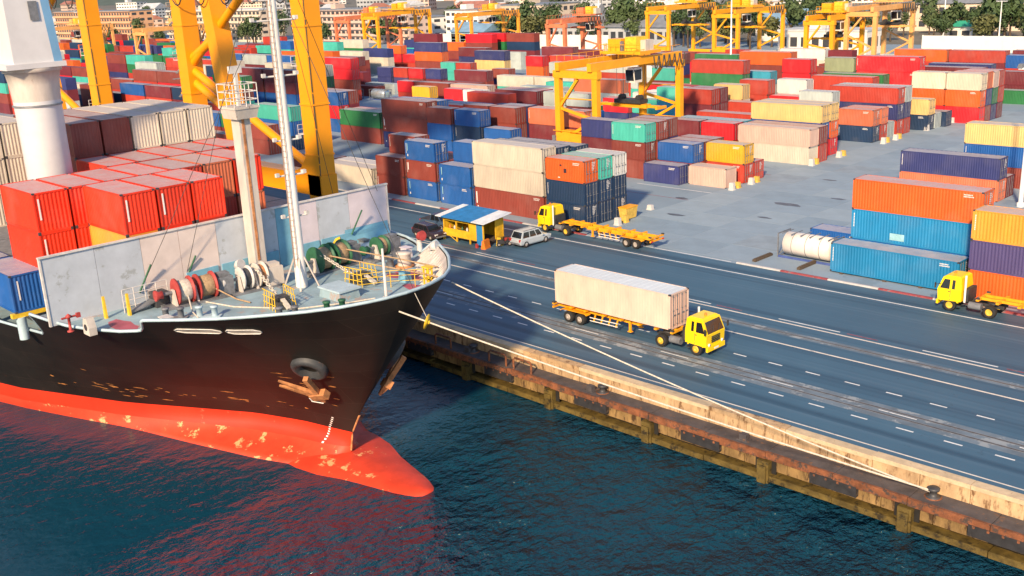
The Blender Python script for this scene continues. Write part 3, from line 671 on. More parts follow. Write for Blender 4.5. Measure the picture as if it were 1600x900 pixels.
for y in (30.4, ): mw.prism([(-.5, 0), (.5, 0), (.5, .8), (.2, 1.0), (-.5, 1.0)], 'y', -.5, .5)
mo = mw.build('pump_unit', ['steel_dark'], ship); mo.location = Vector((-65.6, 30.3, ZD))-SO
# yellow bow railing, white jackstaff, stand and lockers
rl = MB(); ra = [(-57.0, 40.6), (-55.9, 42.6), (-54.7, 43.8), (-53.7, 44.6), (-53.2, 43.4)]
for (x0, y0), (x1, y1) in zip(ra, ra[1:]):
    for z in (.45, .85, 1.2): rl.tube([(x0, y0, ZD+z), (x1, y1, ZD+z)], .025, 5)
for x0, y0 in ra: rl.tube([(x0, y0, ZD), (x0, y0, ZD+1.2)], .03, 5)
sb(rl, 'bow_railing', ['ship_yellow'])
sb(MB().lathe((-54.3, 40.9, ZD), (0, 0, 1), [(0, .24), (.06, .24), (.07, .1), (3.4, .08), (3.42, 0)], 10), 'jackstaff', ['ship_white'])
ys = spart('signal_stand', -53.5, 44.0, ZD)
MB().box(-.3, -.2, 0, -.2, -.1, 1.5).box(.2, -.2, 0, .3, -.1, 1.5).box(-.3, .1, 0, -.2, .2, 1.5).box(.2, .1, 0, .3, .2, 1.5).box(-.35, -.25, 1.5, .35, .25, 1.6).box(-.3, -.2, .7, .3, .2, .78).build('stand_frame', ['ship_yellow'], ys)
lk = spart('deck_locker', -59.4, 46.7, ZD)
MB().lathe((0, 0, 0), (0, 0, 1), [(0, .55), (.9, .5), (1.0, .6), (1.1, .6), (1.12, 0)], 14).build('capstan_barrel', ['post_cream'], lk)
MB().lathe((0, 0, -.0), (0, 0, 1), [(0, .75), (.12, .75), (.13, .5)], 14).build('capstan_base', ['anchor_rust'], lk)
for x, y, z, m_ in ((-56.3, 44.2, .0, 'bw_blue'), (-61.5, 48.6, 0, 'bw_lilac'), (-60.6, 28.2, 0, 'ship_white'), (-66.3, 48.2, 0, 'steel_grey'), (-64.4, 49.4, 0, 'post_cream')):
    o = MB().hexa([(-.4, -.3, 0), (.4, -.3, 0), (.4, .3, 0), (-.4, .3, 0)], [(-.34, -.25, .7), (.34, -.25, .7), (.34, .25, .7), (-.34, .25, .7)]).box(-.43, -.33, .7, .43, .33, .76).build('valve_box', [m_], ship)
    o.location = Vector((x, y, ZD+z))-SO
# ropes lying on deck from the winches to the bow
for pts in (((-63.2, 42.2, 9.6), (-57.5, 42.9, 9.55), (-54.0, 43.6, 9.45), (-52.0, 44.1, 9.3)), ((-63.0, 43.9, 9.7), (-58.2, 45.0, 9.5), (-54.3, 45.6, 9.35)), ((-64.1, 31.6, 9.2), (-61.9, 30.7, 8.45), (-60.2, 30.3, 8.36)), ((-63.9, 33.2, 9.3), (-61.9, 34.0, 8.5), (-60.8, 34.4, 8.36)), ((-66.0, 31.5, 8.4), (-63.5, 32.6, 8.35), (-60.9, 33.2, 8.35), (-57.0, 35.6, 8.35), (-55.2, 38.6, 8.36), (-54.6, 40.2, 8.36))):
    sb(MB().tube(pts, .055, 6), 'deck_rope', ['rope_tan' if pts[0][0] > -65 and pts[0][1] > 33 else 'rope_white'])
# ------------------------------------------------------------ anchors
def anchor(s, x, z):
    c = on_hull(x, z, s, 0); dy = (hb_at(x-.3, z)-hb_at(x+.3, z))/.6; dz = (hb_at(x, z+.3)-hb_at(x, z-.3))/.6
    nrm = Vector((dy, s, -dz)).normalized()
    r = link('anchor', None, ship, c-SO); r.scale = (1.15, 1.15, 1.15)
    MB().lathe(-nrm*.5, nrm, [(0, 1.1), (.7, 1.08), (.82, .98), (.86, .74), (.45, .5), (.44, 0)], 26).build('anchor_bolster', ['bolster'], r)
    dn = Vector((0, 0, -1)); dn = (dn-nrm*dn.dot(nrm)).normalized(); aft = Vector((-1, 0, 0)); aft = (aft-nrm*aft.dot(nrm)-dn*aft.dot(dn)).normalized(); o = nrm*.8
    cr = o+dn*1.9-aft*.1
    MB().bar(o-dn*.1, cr, .30, .30, up=tuple(nrm)).build('shank', ['anchor_rust'], r)
    MB().bar(cr-aft*.55-dn*.25, cr+aft*.5+dn*.1, .5, .44, up=tuple(nrm)).bar(cr, cr+dn*.75, .75, .36, up=tuple(nrm), w2=.2, h2=.15).build('crown', ['anchor_rust'], r)
    for e, f in ((1.75, .15), (1.95, .75)): MB().bar(cr+aft*.15, o+dn*f+aft*e+nrm*.1, .42, .28, up=tuple(nrm), w2=.12, h2=.1).build('fluke', ['anchor_rust'], r)
anchor(-1, -54.9, 5.0); anchor(1, -53.8, 4.6)
# ------------------------------------------------------------ mooring ropes
def sag(p, q, s, n=18): return [Vector(p).lerp(Vector(q), k/n)-Vector((0, 0, s*4*(k/n)*(1-k/n))) for k in range(n+1)]
o = MB().tube(sag((-50.75, 43.75, 9.3), (-22.2, 54.45, -.85), .35), .05, 8).build('mooring_rope', ['rope_white']); tag(o, 'white mooring rope crossing in front of the truck from the starboard bow', 'rope')
o = MB().tube(sag((-48.95, 37.75, 9.2), (-22.0, 54.45, -.75), .25), .055, 8).build('mooring_rope', ['rope_white']); tag(o, 'white mooring rope carrying the yellow rat guard near the stem', 'rope')
rp = sag((-48.95, 37.75, 9.2), (-22.0, 54.45, -.75), .25)[1]; dv = (Vector((-22.0, 54.45, -.75))-rp).normalized()
rg = thing('rat_guard', 'bright yellow disc clipped on the mooring rope by the bow', 'rat guard', tuple(rp))
MB().lathe((0, 0, 0), dv, [(-.02, .5), (.02, .5), (.06, .15), (.2, .12)], 22).build('guard_disc', ['ship_yellow'], rg)
MB().tube([(0, 0, .3), (-.35, -.5, 1.9)], .025, 5).build('tie_line', ['rope_white'], rg)
# ============================================================ QUAY CRANES
def crane_frame(xa, xb, label, extra_right=True, inner=None):
    """portal of a quay crane between two landside legs xa < xb; sill beam with arched corner, K bracing, boom above"""
    Y = 71.0; H = 37.0; r = thing('quay_crane', label, 'quay crane', (xb, Y, 0), 0, 'yellow quay cranes behind the ship')
    def q(x, y, z): return (x-xb, y-Y, z)
    mt = ['sts_yellow']
    for x in (xa, xb):
        MB().bar(q(x, Y, 3.2), q(x, Y, H), 2.3, 2.5, up=(1, 0, 0)).build('leg', mt, r)
    # inclined legs of the waterside frame leaning against the portal
    MB().bar(q(xa+11, Y, 5.5), q(xa+6.4, Y, H), 2.3, 2.3, up=(1, 0, 0)).build('inclined_leg', mt, r)
    MB().box(xa-1.5-xb, -1.15, 4.2, 1.5, 1.15, 6.7).build('sill_beam', mt, r)
    for x, s in ((xa, 1), (xb, -1)):
        vs = []; 
        for yy in (-1.1, 1.1):
            vs += [q(x+s*1.0, Y+yy, 6.7), q(x+s*1.0, Y+yy, 10.4), q(x+s*1.5, Y+yy, 8.6), q(x+s*2.7, Y+yy, 7.3), q(x+s*4.6, Y+yy, 6.7)]
        MB().add(vs, [(0, 1, 2, 3, 4), (9, 8, 7, 6, 5), (1, 6, 7, 2), (2, 7, 8, 3), (3, 8, 9, 4)]).build('corner_gusset', mt, r)
    br = [((xa+1, Y, 18.0), (xb-1.2, Y, 7.0)), ((xa+1, Y, 19.2), (xb-7, Y, 31.5))]
    for a, b in br: MB().tube([q(*a), q(*b)], .55, 12).build('diagonal_brace', mt, r)
    MB().tube([q(xa+1, Y, 16.4), q(xa+8.8, Y, 13.0)], .6, 12).build('knee_brace', mt, r)
    MB().tube([q(xa+1, Y, 19.8), q(xa+7.6, Y, 22.5)], .6, 12).build('knee_brace', mt, r)
    MB().box(xa-2-xb, -1.3, 31.5, 2, 1.3, 34.0).build('portal_beam', mt, r)
    for x in (xa+4, xb-4): MB().box(x-xb-.9, -45, 37.0, x-xb+.9, 40, 39.4).build('boom_girder', mt, r)
    MB().box(xa-xb+2, 4, 39.4, -2, 16, 44).build('machinery_house', ['b_white'], r)
    for x in (xa, xb):
        bg_ = MB().box(x-xb-3.2, -.5, 2.0, x-xb+3.2, .5, 3.2)
        for k in (-2.4, -.8, .8, 2.4): bg_.lathe((x-xb+k, -.32, .42), (0, 1, 0), [(0, .42), (.64, .42)], 14, 1)
        for k in (-1.6, 1.6): bg_.box(x-xb+k-1.4, -.42, .55, x-xb+k+1.4, .42, 2.0)
        bg_.build('wheel_bogie', ['sts_yellow', 'steel_dark'], r)
    st = MB()
    for k in range(8): st.bar(q(xa-1.4, Y-1.5, 5+k*3.2), q(xa-1.4, Y+1.5, 7.4+k*3.2), .5, .12); st.box(xa-2-xb, -1.9, 7.4+k*3.2, xa-1.1-xb, 1.9, 7.5+k*3.2)
    st.build('stair_tower', ['steel_grey'], r)
    for k in range(7): MB().tube([q(xb+1.25+.05*math.sin(k), Y-1.0, 4+k*4.2), q(xb+1.25, Y-1.0, 8+k*4.2)], .07, 5).build('conduit', ['steel_dark'], r)
    for x in (xa, xb):
        ld_ = MB()
        for yy in (-.28, .28): ld_.tube([q(x-1.5, Y+yy, 3.4), q(x-1.5, Y+yy, 31)], .04, 4)
        for k in range(68): ld_.tube([q(x-1.5, Y-.28, 3.6+k*.4), q(x-1.5, Y+.28, 3.6+k*.4)], .025, 4, cap=False)
        ld_.build('ladder', ['steel_dark'], r)
        for z in (11.5, 19.5, 26):
            pf = MB().box(x-xb-2.2, -1.3, z, x-xb-1.1, 1.3, z+.08)
            for yy in (-1.25, 0, 1.25): pf.tube([(x-xb-2.15, yy, z), (x-xb-2.15, yy, z+1.1)], .04, 4)
            for zz in (.55, 1.1): pf.tube([(x-xb-2.15, -1.25, z+zz), (x-xb-2.15, 1.25, z+zz)], .04, 4)
            pf.build('platform', ['ship_white'], r)
        for z in (9.0, 15.0, 24.0): MB().box(x-xb-1.33, -1.25, z, x-xb+1.33, 1.25, z+.2).build('splice_flange', mt, r)
    # festoon cables hanging under the portal beam
    for k in range(5):
        x0 = xa-xb-1+k*6.1; pts = [(x0+5.6*t/10, -1.7, 31.3-4.6*(1-(2*t/10-1)**2)) for t in range(11)]
        MB().tube(pts, .09, 6).build('festoon_cable', ['wire'], r)
    return r
crane_frame(-133.6, -105.0, 'nearest yellow quay crane, its slim leg standing right behind the foremast')
crane_frame(-192.0, -163.4, 'second yellow quay crane, partly hidden by the white ship crane pedestal')
# ============================================================ YARD GANTRY CRANES
def wheel(mb_par, x, y, r, wd, rimmat, name='wheel', s=1):
    """tyre with rim facing -y (s=1) or +y (s=-1)"""
    key = (r, wd, rimmat)
    if key not in WHEELS:
        t = MB().lathe((0, -wd/2, 0), (0, 1, 0), [(wd*.5, r*.45), (0, r*.58), (0, r*.9), (wd*.12, r), (wd*.88, r), (wd, r*.9), (wd, r*.58), (wd*.5, r*.45)], 20).mesh('tyre', M('tyre')); fixn(t)
        c = MB().lathe((0, -wd/2, 0), (0, 1, 0), [(wd*.10, 0), (wd*.10, r*.2), (wd*.02, r*.22), (wd*.02, r*.34), (wd*.2, r*.40), (wd*.06, r*.59), (wd*.94, r*.59), (wd*.8, r*.4), (wd*.8, 0)], 18).mesh('rim', M(rimmat)); fixn(c)
        WHEELS[key] = (t, c)
    t, c = WHEELS[key]
    o = link(name, t, mb_par, (x, y, r)); link('rim', c, o)
    return o
WHEELS = {}
def rtg(label, x0, y0, mat, span=21.5, leg=7.4, H=15.6, trol=.5, hoist=8.0, detail=True, group='yard gantry cranes over the container blocks'):
    r = thing('yard_gantry_crane', label, 'gantry crane', (x0, y0, 0), 0, group); mt = [mat]
    for yy, s in ((0, 1), (span, -1)):
        for xx in (0, leg):
            MB().bar((xx, yy, 1.9), (xx, yy, H-.9), .88, 1.0, up=(1, 0, 0)).build('leg', mt, r)
        MB().box(-1.6, yy-.5, 1.2, leg+1.6, yy+.5, 2.1).build('sill_beam', mt, r)
        MB().box(-.7, yy-.5, H-1.0, leg+.7, yy+.5, H+.1).build('end_beam', mt, r)
        for k, xx in enumerate((-1.0, .6, leg-.6, leg+1.0)): wheel(r, xx, yy, .72, .5, 'rim_grey')
        MB().bar((.4, yy, H-5.2), (leg*.52, yy, H-1.2), .42, .42, up=(0, 1, 0)).build('knee_brace', mt, r)
        MB().bar((.4, yy, H-5.6), (leg-.6, yy, 7.2), .42, .42, up=(0, 1, 0)).build('diagonal_brace', mt, r)
        MB().bar((.4, yy, 3.6), (leg-.6, yy, 7.0), .42, .42, up=(0, 1, 0)).build('diagonal_brace', mt, r)
        if detail: MB().tube([(-.8, yy-.7, 5.2), (leg+.8, yy-.7, 5.2)], .07, 5).build('handrail', mt, r); MB().tube([(0, yy, 10.1), (leg, yy, 10.1)], .1, 5).build('tie_rod', mt, r)
    for xx in (.55, leg-.55):
        MB().box(xx-.4, -.9, H+.1, xx+.4, span+.9, H+1.3).build('girder', mt, r)
        hr = MB().tube([(xx, -.9, H+2.3), (xx, span+.9, H+2.3)], .04, 4)
        for k in range(13): hr.tube([(xx, -.8+k*span/12.2, H+1.5), (xx, -.8+k*span/12.2, H+2.3)], .035, 4)
        hr.build('handrail', mt, r)
    MB().box(.6, -.75, 2.3, leg-.6, .8, 4.9).box(1.0, -.6, 4.9, 2.6, .6, 5.3).build('power_unit', mt, r)
    MB().box(-1.0, -.78, 2.4, -.4, .3, 4.4).build('control_cabinet', ['steel_grey'], r)
    # trolley with hoist machinery, cab and spreader
    ty = span*trol; tr = link('trolley', None, r, (0, ty, H+1.5))
    MB().box(-.3, -2.6, .15, leg+.3, 2.6, .6).build('trolley_frame', mt, tr)
    MB().box(.8, -1.9, .6, 3.4, .4, 2.4).build('hoist_house', mt, tr); MB().box(4.0, -1.6, .6, 6.2, 1.2, 2.7).build('hoist_house', ['ship_yellow'], tr)
    MB().lathe((2.2, .6, 1.3), (1, 0, 0), [(0, .6), (2.6, .6)], 14).build('rope_drum', ['machine_dark'], tr)
    MB().box(6.2, -.5, .6, 7.2, 1.5, 2.2).build('electric_box', ['post_cream'], tr)
    if detail:
        for (bx_, by_, bw2, bd2, bh2, bm2) in ((-.1, .9, .7, .9, 1.3, 'machine_dark'), (2.9, 1.3, .9, .8, 1.0, 'machine_dark'), (3.5, -2.2, .4, .5, 1.5, 'steel_grey'), (5.0, 1.6, 1.1, .8, .9, 'rtg_yellow'), (.3, -2.4, .5, .4, 1.2, 'post_cream')): MB().box(bx_, by_, .6, bx_+bw2, by_+bd2, .6+bh2).build('machine_box', [bm2], tr)
    hr = MB()
    for k in range(9): hr.tube([(-.3+k*(leg+.6)/8, -2.6, .6), (-.3+k*(leg+.6)/8, -2.6, 1.6)], .05, 4)
    hr.tube([(-.3, -2.6, 1.6), (leg+.3, -2.6, 1.6)], .05, 4).build('handrail', mt, tr)
    cb = MB().hexa([(4.6, -2.2, -4.2), (6.4, -2.2, -4.2), (6.4, -.4, -4.2), (4.6, -.4, -4.2)], [(4.6, -2.5, -1.9), (6.4, -2.5, -1.9), (6.4, -.4, -1.9), (4.6, -.4, -1.9)])
    cabo = cb.build('operator_cab', ['wall_white'], tr)
    MB().add([(4.75, -2.27, -3.9), (6.25, -2.27, -3.9), (6.25, -2.5, -2.2), (4.75, -2.5, -2.2)], [(0, 1, 2, 3)]).add([(6.42, -2.2, -3.8), (6.42, -.6, -3.8), (6.42, -.6, -2.2), (6.42, -2.4, -2.2)], [(0, 1, 2, 3)]).build('cab_window', ['glass'], cabo)
    hz = hoist-(H+1.5)
    hd = MB()
    for a in (1.6, leg-1.6):
        for b in (-.8, .8): hd.tube([(a, b, .2), (a, b, hz+1.4)], .05, 4)
    hd.build('hoist_rope', ['wire'], tr)
    MB().box(1.1, -1.0, hz+.7, leg-1.1, 1.0, hz+1.3).lathe((2, 0, hz+1.5), (0, 1, 0), [(-.5, .5), (.5, .5)], 12).lathe((leg-2, 0, hz+1.5), (0, 1, 0), [(-.5, .5), (.5, .5)], 12).build('head_block', ['machine_dark'], tr)
    sp = MB().box(.2, -.6, hz, leg-.2, .6, hz+.6).box(-2.2, -.25, hz+.1, leg+2.2, .25, hz+.5)
    for a in (-2.4, leg+2.0): sp.box(a, -1.2, hz, a+.4, 1.2, hz+.45)
    sp.build('spreader', mt, tr)
    # festoon along the girder
    for k in range(6):
        a = span*.62+k*1.35; pts = [(leg+.9, a+1.2*t/8, H+1.2-1.9*(1-(2*t/8-1)**2)) for t in range(9)]
        MB().tube(pts, .10 if detail else .13, 5).build('festoon_cable', ['wire'], r)
    return r
rtg('yellow gantry crane standing over the middle yard blocks behind the teal container', -109.9, 118.8, 'rtg_yellow', 20.6, 7.5, 14.2, .62, 7.4)
rtg('peach orange gantry crane over the tall bright red stack', -129.5, 245, 'rtg_peach', 20, 7.4, 15.6, .8, 11, False)
rtg('yellow gantry crane left of the peach one, near the trees', -136.5, 238, 'rtg_yellow', 15, 7, 14.0, .5, 9, False)
rtg('yellow gantry crane just left of the tall white lamp post', -206.0, 264, 'rtg_yellow', 24, 8, 15.4, .7, 10, False)
rtg('yellow gantry crane with dark festoon cables right of the white lamp post', -180.0, 262, 'rtg_yellow', 24, 8, 14.4, .4, 10, False)
rtg('faded red gantry crane before the grey warehouse roofs', -212.5, 226, 'rtg_red', 15, 6.5, 14.0, .9, 12, False)
rtg('yellow gantry crane in front of the pink apartment block', -309.0, 233, 'rtg_yellow', 24, 8, 16.0, .6, 11, False)
rtg('orange gantry crane behind the crimson container near the apartments', -330.0, 236, 'rtg_red', 24, 8, 14.6, .6, 11, False)
rtg('yellow gantry crane in front of the blue roofed house', -292.0, 262, 'rtg_orange', 24, 8, 14.0, .6, 11, False)
rtg('pale orange gantry crane seen between the legs of the quay cranes', -352.0, 168, 'rtg_peach', 24, 8, 15.0, .6, 11, False)
rtg('small orange gantry crane glimpsed just right of the ship crane pedestal', -430.0, 168, 'rtg_peach', 24, 8, 15.0, .5, 11, False)
# ============================================================ CONTAINERS
HID = {(-253.8, 141, 3), (-207, 184, 0), (-105.7, 28.9, 15.8), (-183.6, 124.1, 1), (-84.2, 184, 0), (-257.4, 182, 1), (-150, 186, 0), (-225.5, 156, 0), (-126.6, 122.4, 1), (-224.6, 183, 0), (-168, 214, 1), (-117.8, 156, 2), (-89.8, 117.2, 0), (-84, 226.5, 1), (-185, 103.2, 1), (-279.1, 141, 2), (-130.6, 137, 1), (-169.4, 136.6, 1), (-124.3, 154.4, 0), (-112.6, 236, 1), (-197.8, 103.2, 0), (-110.9, 91.4, 1), (-149.4, 156.8, 0), (-193.8, 159.5, 0), (-211.2, 117, 1), (-110.9, 94, 1), (-221, 112, 1), (-164, 192, 0), (-199, 190, 0), (-90.6, 142, 0), (-262.4, 117, 1), (-162.6, 155.8, 0), (-131, 182, 2), (-249.7, 130, 3), (-118.3, 182.6, 1), (-110.5, 160.9, 1), (-130, 166, 1), (-104.2, 171.9, 1), (-225.4, 208.5, 0), (-145, 226, 2), (-143.6, 137, 1), (-103, 186.8, 2), (-175, 186, 1), (-96.6, 120.5, 1), (-185, 103.2, 0), (-98.8, 37.2, 12.9), (-330, 226, 2), (-104.1, 91.4, 1), (-98.8, 39.9, 12.9), (-143.3, 159.5, 0), (-98.8, 42.5, 12.9), (-98.8, 45.1, 12.9), (-237.2, 130, 2), (-89.9, 119.8, 0), (-275.3, 117, 2), (-292, 141, 2), (-95.7, 136, 0), (-117.7, 91.4, 1), (-192.6, 150, 0), (-180.6, 214, 2), (-215.3, 141, 1), (-96.4, 117.9, 0), (-131, 182, 1), (-224, 117, 2), (-224.3, 130, 0), (-91.2, 157.4, 1), (-238.1, 156, 3), (-126, 192.8, 1), (-102.2, 136, 0), (-117.6, 153.2, 0), (-186.2, 152.4, 0), (-101.6, 179.5, 1), (-126, 192.8, 0), (-97.4, 91.4, 0), (-97.4, 91.4, 1), (-96.8, 94, 0), (-96.8, 94, 1), (-104.1, 91.4, 0), (-104.1, 94, 0), (-104.1, 94, 1), (-110.9, 91.4, 0), (-110.9, 94, 0), (-117.7, 91.4, 0), (-117.7, 94, 0), (-117.7, 94, 1), (-90, 122.4, 0), (-96.6, 120.5, 0), (-102.7, 115.6, 0), (-119.4, 121.6, 0), (-106.6, 121.6, 0), (-106.6, 121.6, 1), (-106.8, 113.8, 0), (-122.8, 114.8, 0), (-129.6, 114.6, 0), (-126.6, 119.8, 0), (-126.6, 122.4, 0), (-133, 119.8, 0), (-133, 119.8, 1), (-148.7, 117.1, 0), (-148.7, 117.1, 1), (-163.8, 118.6, 0), (-163.8, 121.2, 0), (-183.6, 124.1, 0), (-102, 138.6, 0), (-103.4, 145.5, 0), (-130.6, 134, 0), (-130.6, 134, 1), (-130.6, 137, 0), (-143.6, 134, 0), (-143.6, 134, 1), (-143.6, 137, 0), (-156.6, 133, 0), (-156.6, 135.6, 0), (-169.4, 134, 0), (-169.4, 134, 1), (-169.4, 136.6, 0), (-91.2, 157.4, 0), (-111.6, 153, 0), (-111.6, 155.6, 0), (-106.6, 158.2, 0), (-110.5, 160.9, 0), (-117.8, 156, 0), (-117.8, 156, 1), (-110.3, 168.8, 0), (-103.9, 168.8, 0), (-104.2, 171.9, 0), (-97.6, 172, 0), (-97.6, 172, 1), (-162.6, 158.4, 0), (-168.9, 152.3, 0), (-175.2, 152.3, 0), (-181, 159.5, 0), (-131, 163, 0), (-130, 166, 0), (-101.6, 179.5, 0), (-101.8, 184, 0), (-101.8, 184, 1), (-96.5, 186.9, 0), (-96.5, 186.9, 1), (-103, 186.8, 0), (-103, 186.8, 1), (-109.3, 182, 0), (-109.3, 182, 1), (-126.7, 176.4, 0), (-126.7, 176.4, 1), (-118.3, 182.6, 0), (-131, 182, 0), (-125.6, 185.4, 0), (-125.6, 185.4, 1), (-139.4, 176.6, 0), (-141, 182, 0), (-194.5, 198, 0), (-189, 201, 0), (-189, 201, 1), (-90.5, 200.5, 0), (-90.5, 200.5, 1), (-91.5, 207, 0), (-91.5, 207, 1), (-175, 186, 0), (-213.5, 224, 0), (-213.5, 224, 1), (-240.6, 216, 0), (-243.2, 201, 0), (-223.8, 199.6, 0), (-330, 226, 0), (-330, 226, 1), (-257.4, 182, 0), (-250.6, 174, 0), (-250.6, 174, 1), (-112.6, 236, 0), (-99.8, 236, 0), (-87, 238, 0), (-87, 238, 1), (-74.2, 238, 0), (-74.2, 238, 1), (-74.2, 238, 2), (-140, 232, 0), (-140, 232, 1), (-152, 226, 0), (-152, 226, 1), (-152, 226, 2), (-145, 226, 0), (-145, 226, 1), (-126, 230, 0), (-126, 230, 1), (-126, 230, 2), (-84, 226.5, 0), (-152.6, 214, 0), (-152.6, 214, 1), (-168, 214, 0), (-180.6, 214, 0), (-180.6, 214, 1), (-194, 218, 0), (-194, 218, 1), (-34, 90.9, 0), (-34, 90.9, 1), (-54.3, 137.6, 0), (-54.3, 137.6, 1), (-41.6, 135, 0), (-41.6, 135, 1), (-198.2, 98, 0), (-210.7, 98, 0), (-223.5, 98, 0), (-210.8, 103.2, 0), (-210.8, 103.2, 1), (-223.4, 103.2, 0), (-223.4, 103.2, 1), (-208.7, 112, 0), (-221, 112, 0), (-233.7, 112, 0), (-246.6, 112, 0), (-259.4, 112, 0), (-272.4, 112, 0), (-272.4, 112, 1), (-211.2, 117, 0), (-224, 117, 0), (-224, 117, 1), (-237.2, 117, 0), (-237.2, 117, 1), (-249.6, 117, 0), (-249.6, 117, 1), (-262.4, 117, 0), (-275.3, 117, 0), (-275.3, 117, 1), (-211.4, 130, 0), (-237.2, 130, 0), (-237.2, 130, 1), (-249.7, 130, 0), (-249.7, 130, 1), (-249.7, 130, 2), (-262.4, 130, 0), (-262.4, 130, 1), (-262.4, 130, 2), (-275, 130, 0), (-275, 130, 1), (-275, 130, 2), (-215.3, 141, 0), (-228.3, 141, 0), (-228.3, 141, 1), (-228.3, 141, 2), (-240.9, 141, 0), (-240.9, 141, 1), (-240.9, 141, 2), (-253.8, 141, 0), (-253.8, 141, 1), (-253.8, 141, 2), (-266.3, 141, 0), (-266.3, 141, 1), (-266.3, 141, 2), (-279.1, 141, 0), (-279.1, 141, 1), (-292, 141, 0), (-292, 141, 1), (-238.1, 156, 0), (-238.1, 156, 1), (-238.1, 156, 2), (-251.2, 156, 0), (-251.2, 156, 1), (-251.2, 156, 2), (-263.5, 156, 0), (-263.5, 156, 1), (-276.3, 156, 0), (-276.3, 156, 1), (-276.3, 156, 2), (-80.3, 31.5, 10), (-80.3, 34.1, 10), (-80.3, 36.8, 10), (-86.5, 34.6, 10), (-86.5, 37.2, 10), (-86.5, 39.8, 10), (-86.5, 42.5, 10), (-86.5, 45.1, 10), (-98.8, 34.6, 10), (-98.8, 37.2, 10), (-98.8, 39.9, 10), (-98.8, 42.5, 10), (-98.8, 45.1, 10), (-105.7, 31.5, 10), (-119.2, 31.5, 10), (-119.2, 31.5, 12.9)}
CW, L20, L40 = 2.44, 6.06, 12.19
COLS = {
 'r': ((.46, .045, .025), 'brick red'), 'R': ((.62, .012, .022), 'crimson'), 'o': ((.72, .12, .015), 'orange'), 's': ((.60, .16, .075), 'salmon'),
 'b': ((.24, .045, .032), 'brown'), 'm': ((.17, .022, .032), 'maroon'), 'n': ((.030, .040, .16), 'navy'), 'B': ((.010, .10, .36), 'blue'), 'k': ((.008, .035, .095), 'dark navy'),
 'c': ((.60, .54, .44), 'cream'), 'w': ((.72, .72, .69), 'white'), 't': ((.06, .45, .36), 'teal'), 'g': ((.02, .17, .055), 'green'), 'y': ((.76, .42, .02), 'yellow'),
 'a': ((.76, .52, .20), 'sand'), 'p': ((.64, .44, .36), 'pink beige'), 'e': ((.46, .52, .50), 'grey'), 'l': ((.04, .32, .46), 'light blue'), 'q': ((.25, .29, .17), 'olive'),
 'A': ((.80, .33, .035), 'amber'), 'v': ((.075, .06, .18), 'violet blue'), 'C': ((.008, .20, .42), 'sky blue'), 'f': ((.76, .036, .008), 'fire red'), 'W': ((.74, .64, .49), 'ivory')}
def corr(mb, p0, du, length, z0, z1, nrm, n, dep=.036, m=0):
    """corrugated wall from p0 along du, recessed troughs along -nrm"""
    p0, du, nrm = Vector(p0), Vector(du), Vector(nrm); pitch = length/n; vs = []
    prof = [(0, 0), (.26, 0), (.5, 1), (.76, 1)]
    for k in range(n):
        for f, d in prof:
            q = p0+du*(pitch*(k+f))-nrm*dep*d; vs += [(q.x, q.y, z0), (q.x, q.y, z1)]
    q = p0+du*length; vs += [(q.x, q.y, z0), (q.x, q.y, z1)]
    c = len(vs)//2; mb.add(vs, [(2*i, 2*i+2, 2*i+3, 2*i+1) for i in range(c-1)], m)
CM = {}
def cmesh(L, H, door, dep=.036):
    """container body, x 0..L, y 0..W, z 0..H, door end at +x; door=False leaves that end open for door leaves"""
    key = (L, round(H, 2), door, dep)
    if key in CM: return CM[key]
    mb = MB(); W = CW; e = .10; n = 22 if L < 8 else 42
    for x in (0, L-.16):
        for y in (0, W-e): mb.box(x, y, 0, x+.16, y+e, H)
    for y in (0, W-.07):
        mb.box(.16, y, 0, L-.16, y+.07, .16); mb.box(.16, y+.005, H-.09, L-.16, y+.065, H)
    for x in (0, L-.09): mb.box(x, e, 0, x+.09, W-e, .14); mb.box(x, e, H-.12, x+.09, W-e, H)
    corr(mb, (.16, .02, 0), (1, 0, 0), L-.32, .16, H-.09, (0, -1, 0), n, dep)
    corr(mb, (L-.16, W-.02, 0), (-1, 0, 0), L-.32, .16, H-.09, (0, 1, 0), n, dep)
    corr(mb, (.03, W-e, 0), (0, -1, 0), W-2*e, .14, H-.12, (-1, 0, 0), 8)
    # roof: shallow pans
    nr = 10 if L < 8 else 20; st = (L-.18)/nr
    for k in range(nr):
        a = .09+k*st; mb.box(a+.02, .05, H-.10, a+st*.52, W-.05, H-.012, 1); mb.add([(a+st*.52, .06, H-.03), (a+st+.02, .06, H-.03), (a+st+.02, W-.06, H-.03), (a+st*.52, W-.06, H-.03)], [(0, 1, 2, 3)], 1)
    mb.add([(.05, .05, .06), (.05, W-.05, .06), (L-.05, W-.05, .06), (L-.05, .05, .06)], [(0, 1, 2, 3)], 0)
    for x in (0, L-.18):
        for y in (-.006, W-.17):
            for z in (-.0, H-.115): mb.box(x-.004 if x == 0 else x+.004, y, z, x+.184 if x else x+.18, y+.176, z+.118, 2)
    if door:
        for k in range(2):
            y = e+.01+k*(W-2*e)/2
            mb.box(L-.085, y, .15, L-.035, y+(W-2*e)/2-.02, H-.13)
            for f in (.28, .72):
                yy = y+f*(W-2*e)/2; mb.box(L-.034, yy-.025, .1, L+.012, yy+.025, H-.1, 3)
    CM[key] = mb.mesh('container_body', M('container_side', 'container_roof', 'steel_dark', 'mark_white' if False else 'steel_grey')); fixn(CM[key])
    return CM[key]
DM = {}
